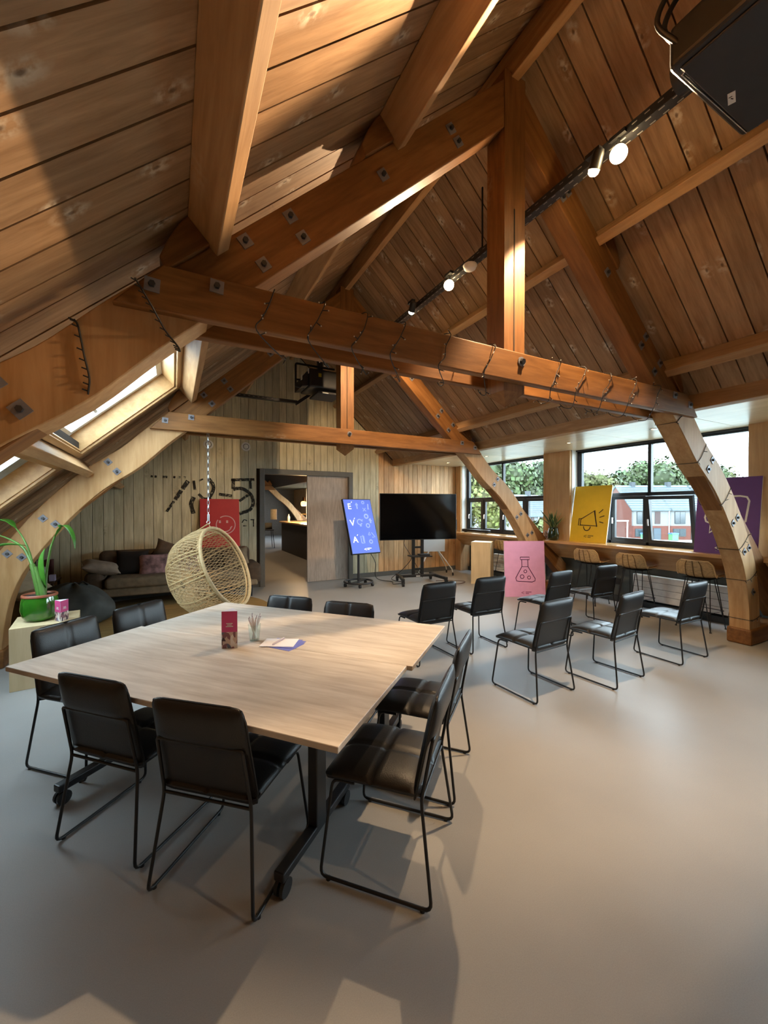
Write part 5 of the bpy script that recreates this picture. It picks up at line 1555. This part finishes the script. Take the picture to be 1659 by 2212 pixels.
for i in range(10): q.bb((-0.6 + i * 0.075, -0.032, 0.026), (-0.57 + i * 0.075, -0.0295, 0.034))
so_ = q.build('slots', SLT, tr2); so_['kind'] = 'stuff'

# ------------------------------------------------------------------ string lights
sl_ = thing('string_lights', 'dark string of unlit fairy lights wound round the near truss', 'string lights', (XC, 2.15, 2.5))
random.seed(31)
WIREM = mat('string_wire', (0.018, 0.014, 0.010), 0.6)
wraps = [0.472, 0.738, 0.988, 1.233, 1.576, 1.947, 2.594, 2.872, 3.199, 3.546, 3.921]
path = []
yf, yr, zt, zb = -0.068, TH + 0.068, 2.713, 2.487
for i, x in enumerate(wraps):
    nx = wraps[i + 1] if i + 1 < len(wraps) else x + 0.3
    j = lambda s: random.uniform(-s, s)
    path += [Vector((x + j(.01), yf, zt)), Vector((x - 0.03 + j(.015), yf - .003, 2.62)), Vector((x - 0.07 + j(.02), yf - .003, 2.55)), Vector((x - 0.10, yf, zb)),
             Vector((x + 0.05, 0.08, zb - 0.035 - abs(j(.04)))), Vector((x + 0.12, yr, zb)), Vector((x + 0.20 * (nx - x), yr + .003, 2.60)), Vector((x + 0.5 * (nx - x), yr, zt)), Vector((x + 0.8 * (nx - x), 0.08, zt + 0.004))]
# then down the right-hand leg
ins = [tuple(p) for p in smooth_path(INNER, 4)]
outs = offset_curve(ins, 0.27)
for k in range(2, 34, 6):
    a = ins[k]; b = outs[k]
    path += [Vector((XC + a[0] - 0.004, TH + 0.015, a[1] - 0.004)), Vector((XC + a[0] - 0.004, -0.016, a[1] - 0.004)), Vector((XC + (a[0] * .66 + b[0] * .34), -0.017, (a[1] * .66 + b[1] * .34) - 0.02)), Vector((XC + (a[0] * .3 + b[0] * .7), -0.017, (a[1] * .3 + b[1] * .7) - 0.015)), Vector((XC + b[0] + 0.003, -0.016, b[1] + 0.003)), Vector((XC + b[0] + 0.003, TH + 0.015, b[1] + 0.003))]
ntie = 9 * len(wraps)
path = [Vector((p.x - XC, p.y, p.z - 2.5)) for p in path]
sp = smooth_path(path[:ntie], 5) + round_path(path[ntie:], 0.012, 2)
MB().tube(sp, 0.0030, 5).build('wire', WIREM, sl_, smooth=60)
tw = MB(); bu = MB()
for i in range(4, len(sp) - 1, 4):
    p = sp[i]
    d = Vector((random.uniform(-1, 1), -0.35 if p.y < 0.05 else 0.3, random.uniform(-1, 0.5))).normalized() * 0.028
    tw.tube([p, p + d], 0.0030, 4)
    bu.ball(p + d * 1.15, 0.0042, 4)
o = tw.build('twigs', WIREM, sl_); o['kind'] = 'stuff'
o = bu.build('bulbs', mat('clear_bulb', (0.55, 0.50, 0.42), 0.2), sl_, smooth=60); o['kind'] = 'stuff'
# loose strands on the left rafter
for pts, lab in (([(-0.145, 2.08, 2.61), (-0.11, 2.08, 2.55), (-0.075, 2.078, 2.488), (-0.03, 2.122, 2.42), (0.02, 2.128, 2.36), (0.032, 2.128, 2.335)], 'loose strand of string lights crossing the left end of the tie beam'),
                 ([(-0.37, 2.13, 2.40), (-0.355, 2.128, 2.37), (-0.335, 2.128, 2.25), (-0.318, 2.128, 2.16), (-0.325, 2.14, 2.09)], 'short strand of string lights hanging on the lower left rafter')):
    t = thing('light_strand', lab, 'string lights', pts[0])
    q = [Vector(p) - Vector(pts[0]) for p in pts]
    q = smooth_path(q, 5)
    MB().tube(q, 0.0042, 5).build('wire', WIREM, t, smooth=60)
    tq = MB()
    for i in range(1, len(q), 2):
        tq.tube([q[i], q[i] + Vector((-0.022 if i % 4 else 0.02, -0.006, 0.006))], 0.003, 4)
    tq.build('twigs', WIREM, t)['kind'] = 'stuff'

# ------------------------------------------------------------------ the bar beyond the doorway
bar = thing('bar_counter', 'dark curved bar counter seen through the doorway', 'counter', (4.2, 13.5, 0))
DK = mat('bar_front_dark', (0.060, 0.048, 0.036), 0.55)
pl = []
for k in range(13):
    a = PI / 2 + PI * k / 12 * 1.0
    pl.append((0.62 * math.cos(a) + 0.02, 1.6 + 0.62 * math.sin(a)))
front = [(-0.60, -2.2)] + [(-0.60, 1.6)] + arc(0.0, 1.6, 0.60, 180, 90, 8) + [(0.9, 2.2), (0.9, -2.2)]
MB().prism_z(front, 0.0, 1.04).build('front', DK, bar)
top_ = [(-0.68, -2.25)] + arc(0.0, 1.62, 0.68, 180, 90, 10) + [(0.95, 2.3), (0.95, -2.25)]
MB().prism_z(top_, 1.04, 1.09).build('worktop', wood('bar_top', (0.48, 0.30, 0.14), (0.62, 0.42, 0.22), 'Y', knots=0, rough=0.25), bar, bevel=0.004)
def stool_far(x, y, lab):
    t = thing('bar_chair', lab, 'stool', (x, y, 0))
    MB().bb((-0.2, -0.2, 0.70), (0.2, 0.2, 0.735)).build('seat', PLASTIC, t, bevel=0.02)
    MB().bb((-0.2, 0.17, 0.735), (0.2, 0.20, 1.0)).build('backrest', PLASTIC, t, bevel=0.01)
    for sx in (-1, 1):
        for sy in (-1, 1):
            MB().tube([(sx * .15, sy * .15, 0.70), (sx * .21, sy * .21, 0.0)], 0.012, 6).build('leg', BLACK, t)
stool_far(3.33, 16.3, 'dark bar chair at the end of the bar beyond the doorway')
for i, (x, y) in enumerate(((3.98, 13.6), (4.17, 14.1))):
    t = thing('pendant_lamp', ['glowing amber pendant lamp left of the pair above the bar', 'glowing amber pendant lamp right of the pair above the bar'][i], 'lamp', (x, y, 1.75), 0, 'amber pendant lamps above the bar')
    MB().lathe([(0.001, -0.095), (0.06, -0.09), (0.085, -0.05), (0.085, 0.02), (0.07, 0.06), (0.025, 0.075), (0.001, 0.075)], 24, cap=False).build('glass_shade', emit('amber_glow', (1.0, 0.60, 0.14), 3.2), t, smooth=60)
    MB().lathe([(0.001, 0.07), (0.028, 0.07), (0.026, 0.20), (0.018, 0.22), (0.001, 0.22)], 14, cap=False).build('socket', WOODD, t, smooth=50)
    MB().tube([(0, 0, 0.22), (0, 0, 1.6)], 0.004, 5).build('cord', BLACK, t)
    ld = bpy.data.lights.new('pendant_light', 'POINT'); ld.energy = 55; ld.color = (1.0, 0.62, 0.28); ld.shadow_soft_size = 0.09
    lo = bpy.data.objects.new('pendant_light', ld); COL.objects.link(lo); lo.parent = t; lo.location = (0, 0, -0.2)
small('water_bottle', 'clear water bottle standing on the far bar top', 'bottle', MB().lathe([(0.001, 0), (0.045, 0), (0.048, 0.02), (0.048, 0.17), (0.02, 0.23), (0.018, 0.27), (0.001, 0.275)], 18, Matrix.Translation((3.80, 14.9, 1.09))), mat('pale_bottle', (0.62, 0.68, 0.72), 0.15), 50)
small('paper_shade', 'white cylinder lamp shade on the far bar end', 'lamp', MB().lathe([(0.11, 0.0), (0.13, 0.0), (0.13, 0.42), (0.11, 0.42)], 20, Matrix.Translation((3.62, 16.6, 1.12)), cap=False), mat('shade_linen', (0.45, 0.42, 0.36), 0.8), 50)
small('tap_arch', 'slim square tap arch on the far bar', 'tap', MB().tube(round_path([(4.28, 14.9, 1.09), (4.28, 14.9, 1.36), (4.72, 14.9, 1.36), (4.72, 14.9, 1.09)], 0.03), 0.012, 8), mat('brass_tap', (0.40, 0.28, 0.12), 0.4, metal=0.6), 50)
for (y, e) in ((11.0, 60), (16.8, 70)):
    t = thing('ceiling_spot', 'small ceiling spot beyond the doorway, ' + ('nearer one' if y < 12 else 'farther one'), 'spotlight', (2.9, y, 3.2), 0, 'ceiling spots beyond the doorway')
    MB().lathe([(0.001, 0.10), (0.04, 0.10), (0.04, 0.0), (0.034, 0.0), (0.034, 0.02), (0.001, 0.02)], 16, cap=False).build('housing', BLACK, t)
    MB().lathe([(0.001, 0.015), (0.034, 0.015), (0.034, 0.012), (0.001, 0.012)], 16).build('bulb', emit('far_bulb', (1.0, 0.75, 0.4), 12), t)
    MB().tube([(0, 0, 0.1), (0, 0, zroof(2.9) - 3.2)], 0.01, 6).build('stem', BLACK, t)
    ld = bpy.data.lights.new('far_spot_light', 'SPOT'); ld.energy = e; ld.color = WARM; ld.spot_size = math.radians(120); ld.spot_blend = 0.6; ld.shadow_soft_size = 0.04
    lo = bpy.data.objects.new('far_spot_light', ld); COL.objects.link(lo); lo.parent = t; lo.location = (0, 0, -0.01)
tag(MB().bb((0.6, 21.0, 0.0), (3.2, 21.4, 1.05)).build('far_cabinet', mat('far_cabinet_wood', (0.26, 0.18, 0.11), 0.6), None, bevel=0.01), 'pale wooden cabinet at the end of the far room', 'cabinet')

# ------------------------------------------------------------------ outside: ground, terrace houses, trees
G0 = -4.0
gd = MB().add([(8.0, -160, G0), (260, -160, G0), (260, 240, G0), (8.0, 240, G0)], [(0, 1, 2, 3)]).build('ground', mat('street_ground', (0.20, 0.21, 0.19), 0.9, var=0.25, scale=0.15))
struct(gd)
def W(lat, dep, z): return Rt * lat + Fw * dep + Vector((0, 0, z))
BRICK = mat('red_brick', (0.085, 0.020, 0.011), 0.85, var=0.18, scale=3.0)
RENDER = mat('white_render', (0.13, 0.13, 0.13), 0.7)
SLATE = mat('pale_slate_roof', (0.062, 0.080, 0.090), 0.6, var=0.08, scale=2.0)
WG = mat('house_window_glass', (0.016, 0.024, 0.030), 0.1, spec=0.8)
DG = mat('house_door_blue', (0.030, 0.045, 0.060), 0.5)
def house_block(lab, lat, dep, w, d, eave, ridge, units, white_upper=True, rot=0.0, wallm=None):
    root = thing('terrace_house', lab, 'house', tuple(W(lat, dep, G0)), math.radians(-27.665) + rot)
    wm = wallm or BRICK
    MB().bb((0, 0, 0), (w, d, eave * 0.47)).build('ground_floor_wall', wm, root)
    MB().bb((0, 0, eave * 0.47), (w, d, eave)).build('upper_wall', RENDER if white_upper else wm, root)
    gb = MB().prism_x([(0, 0), (d, 0), (d, eave), (d / 2, ridge), (0, eave)], -0.05, 0.25); gb.build('gable_wall', wm, root)
    rf = MB()
    rf.prism_x([(-0.35, eave - 0.15), (d / 2, ridge + 0.1), (d / 2, ridge + 0.35), (-0.35, eave + 0.10)], -0.2, w + 0.2)
    rf.prism_x([(d + 0.35, eave - 0.15), (d / 2, ridge + 0.1), (d / 2, ridge + 0.35), (d + 0.35, eave + 0.10)], -0.2, w + 0.2)
    r = rf.build('roof', SLATE, root)
    for k in range(10):
        s = (k + 0.5) / 10
        MB().bb((-0.2, d / 2 * s - 0.4, eave + 0.1 + (ridge - eave) * s - 0.02), (w + 0.2, d / 2 * s - 0.30, eave + 0.1 + (ridge - eave) * s + 0.13)).build('slate_course', SLATE, r)
    uw = w / units
    for u in range(units):
        x0 = u * uw
        for (xa, xb, za, zb, kind) in ((0.14, 0.40, eave * 0.55, eave * 0.93, 'w'), (0.62, 0.74, eave * 0.55, eave * 0.93, 'n'), (0.10, 0.42, eave * 0.12, eave * 0.36, 'w'), (0.58, 0.76, 0.0, eave * 0.38, 'd')):
            a, b = x0 + xa * uw, x0 + xb * uw
            fr = MB().bb((a - .08, -0.06, za - .08), (b + .08, 0.02, zb + .08)).build('window' if kind != 'd' else 'door', mat('house_frame_dark', (0.016, 0.018, 0.020), 0.5) if kind != 'n' else mat('house_panel_brown', (0.035, 0.014, 0.012), 0.6), root)
            if kind == 'w':
                MB().bb((a, -0.08, za), ((a + b) / 2 - .04, -0.05, zb)).build('pane', WG, fr); MB().bb(((a + b) / 2 + .04, -0.08, za), (b, -0.05, zb)).build('pane', WG, fr)
            elif kind == 'd':
                MB().bb((a, -0.08, 0), (b, -0.05, zb)).build('door_leaf', DG, fr)
        MB().bb((x0 + uw * 0.97, -0.12, 0), (x0 + uw * 0.99, -0.02, eave)).build('downpipe', WHITE, root)
        ch = MB().bb((x0 + uw * 0.40, d / 2 - 0.4, ridge - 0.2), (x0 + uw * 0.50, d / 2 + 0.4, ridge + 0.95)); ch.build('chimney', mat('chimney_grey', (0.03, 0.035, 0.04), 0.7), r)
    return root
for u, lab in enumerate(('brick terrace house at the left end of the row, its red gable showing', 'second terrace house from the red gable end', 'third terrace house from the red gable end', 'fourth terrace house from the red gable end', 'fifth terrace house from the red gable end, behind the near truss leg', 'last terrace house of the row, behind the purple poster')):
    hb = house_block(lab, 43.2 + 6.6 * u, 70.0, 6.6, 9.5, 5.2, 9.4, 1)
    hb['group'] = 'brick terrace houses across the street'
house_block('white rendered house with slate gable seen past the far window', 19.6, 58.0, 8.0, 7.0, 4.4, 7.3, 2, True, math.radians(30), RENDER)
house_block('white gabled house further back beyond the far window', 17.5, 74.0, 7.0, 9.0, 5.0, 8.6, 1, True, math.radians(10), RENDER)
# bins, lamp post, parked bicycles
for i, (la, de, c, lab) in enumerate(((41.5 + 6.1, 66, (0.08, 0.28, 0.10), 'green wheelie bin in front of the brick houses, right one'), (41.5 - 0.5 + 2.0, 66, (0.10, 0.30, 0.12), 'green wheelie bin in front of the brick houses, left one'))):
    t = thing('wheelie_bin', lab, 'bin', tuple(W(la, de, G0)), math.radians(-27))
    MB().prism_z([(-.5, -.45), (.5, -.45), (.5, .45), (-.5, .45)], 0, 1.25).build('body', mat('bin_green', (0.06, 0.22, 0.08), 0.5), t)
    MB().bb((-0.55, -0.5, 1.25), (0.55, 0.5, 1.45)).build('lid', mat('bin_lid_blue', (0.04, 0.10, 0.32), 0.5), t)
lp = thing('street_lamp', 'pale street lamp post in front of the brick gable', 'lamp post', tuple(W(37.6, 62, G0)), math.radians(-27.665))
MB().tube([(0, 0, 0), (0, 0, 3.6)], 0.09, 8).build('post', mat('lamp_post_grey', (0.6, 0.62, 0.62), 0.5), lp)
MB().bb((-2.0, -0.12, 3.5), (0.12, 0.12, 3.65)).build('arm', MATS['lamp_post_grey'], lp)
random.seed(77)
LEAFM = {}
def leaf_material(nm, c):
    if nm in LEAFM: return LEAFM[nm]
    m, nt, b = base_mat(nm)
    N, L = nt.nodes, nt.links
    g = N.new('ShaderNodeNewGeometry')
    hs = N.new('ShaderNodeHueSaturation'); hs.inputs['Color'].default_value = (*c, 1)
    r = N.new('ShaderNodeMapRange'); r.inputs['To Min'].default_value = 0.55; r.inputs['To Max'].default_value = 1.45
    L.new(g.outputs['Random Per Island'], r.inputs['Value']); L.new(r.outputs[0], hs.inputs['Value'])
    r2 = N.new('ShaderNodeMapRange'); r2.inputs['To Min'].default_value = 0.47; r2.inputs['To Max'].default_value = 0.52
    L.new(g.outputs['Random Per Island'], r2.inputs['Value']); L.new(r2.outputs[0], hs.inputs['Hue'])
    L.new(hs.outputs[0], b.inputs['Base Color']); b.inputs['Roughness'].default_value = 0.7
    LEAFM[nm] = m
    return m
BARK = mat('tree_bark', (0.10, 0.08, 0.06), 0.9)
def tree(lab, lat, dep, h, rw, col, n=2600, base=0.25, ls=0.55, seed=0):
    rnd = random.Random(seed)
    t = thing('tree', lab, 'tree', tuple(W(lat, dep, G0)), 0, 'trees beyond the windows')
    MB().tube([(0, 0, 0), (0.1, 0, h * 0.4), (0, 0.1, h * 0.75)], [h * 0.022, h * 0.016, h * 0.006], 8).build('trunk', BARK, t, smooth=50)
    blobs = []
    for i in range(26):
        a = rnd.uniform(0, 2 * PI); v = rnd.uniform(-1, 1)
        r = (1 - v * v) ** 0.5 * rnd.uniform(0.35, 0.75)
        blobs.append((Vector((math.cos(a) * r * rw, math.sin(a) * r * rw, h * (base + (1 - base) * (0.5 + 0.38 * v)))), rw * rnd.uniform(0.28, 0.46)))
    mb = MB()
    for i in range(n):
        c, br = rnd.choice(blobs)
        d = Vector((rnd.gauss(0, 1), rnd.gauss(0, 1), rnd.gauss(0.25, 1))).normalized()
        p = c + d * br * rnd.uniform(0.66, 1.08)
        q = Euler((rnd.uniform(-0.9, 0.9), rnd.uniform(-0.9, 0.9), rnd.uniform(0, 6.3))).to_matrix()
        nrm = (d + Vector((rnd.uniform(-.5, .5), rnd.uniform(-.5, .5), rnd.uniform(-.3, .7)))).normalized()
        u = nrm.orthogonal().normalized(); w = nrm.cross(u)
        s = ls * rnd.uniform(0.6, 1.3)
        mb.add([p + u * s, p + w * s * 0.7, p - u * s, p - w * s * 0.7], [(0, 1, 2, 3)])
    o = mb.build('crown', leaf_material('foliage_' + '_'.join('%d' % int(x * 100) for x in col), col), t)
    o['kind'] = 'stuff'
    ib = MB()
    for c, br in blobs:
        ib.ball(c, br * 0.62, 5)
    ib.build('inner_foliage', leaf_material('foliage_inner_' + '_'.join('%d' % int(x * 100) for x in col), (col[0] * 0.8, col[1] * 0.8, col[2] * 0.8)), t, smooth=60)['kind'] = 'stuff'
    return t
GR = (0.030, 0.047, 0.008); YG = (0.055, 0.058, 0.009); DGN = (0.023, 0.040, 0.010); OL = (0.062, 0.052, 0.015)
tree('yellow green tree filling the left part of the far window', 5.7, 27, 8.6, 3.0, (0.070, 0.076, 0.009), 9000, 0.1, 0.14, 1)
tree('green tree rising over the white houses, centre of the far window', 24.5, 84, 15.5, 8.0, GR, 5200, 0.2, 0.46, 2)
tree('dark green tree at the right of the far window', 38, 92, 16.5, 8.0, DGN, 5200, 0.2, 0.46, 3)
tree('yellow tinted tree just behind the yellow poster', 49.5, 96, 13.5, 6.5, YG, 5200, 0.2, 0.46, 4)
tree('brownish green tree over the terrace roof, left', 57, 104, 12.5, 6, OL, 5200, 0.2, 0.46, 5)
tree('tall green tree over the terrace roof, middle', 67, 100, 17.0, 8.5, GR, 5600, 0.2, 0.46, 6)
tree('broad green tree over the terrace roof, right of middle', 79, 100, 16.8, 8, (0.028, 0.048, 0.008), 5600, 0.2, 0.46, 7)
tree('green tree behind the near truss leg', 90, 104, 15, 8, YG, 5200, 0.2, 0.46, 8)
tree('green tree right of the near truss leg', 97, 98, 17, 7.5, DGN, 5200, 0.2, 0.46, 9)
tree('rightmost green tree seen beside the right window edge', 107, 98, 17.5, 8, GR, 5200, 0.2, 0.46, 10)
tree('hazy green tree in the gap behind the yellow tinted tree', 62, 118, 14.5, 8, GR, 2400, 0.2, 0.75, 13)
tree('hazy green tree in the gap right of the broad tree', 100, 122, 16.5, 9, GR, 2400, 0.2, 0.75, 14)
tree('hazy green tree behind the brownish tree', 72, 122, 15.5, 9, DGN, 2400, 0.2, 0.75, 15)
tree('low olive bush tree below the white gables', 15.9, 40, 4.4, 2.0, (0.06, 0.066, 0.012), 1800, 0.1, 0.28, 11)
tree('small bush beside the white houses at the far window corner', 26.5, 52, 4.8, 2.0, (0.05, 0.068, 0.012), 1200, 0.1, 0.25, 12)
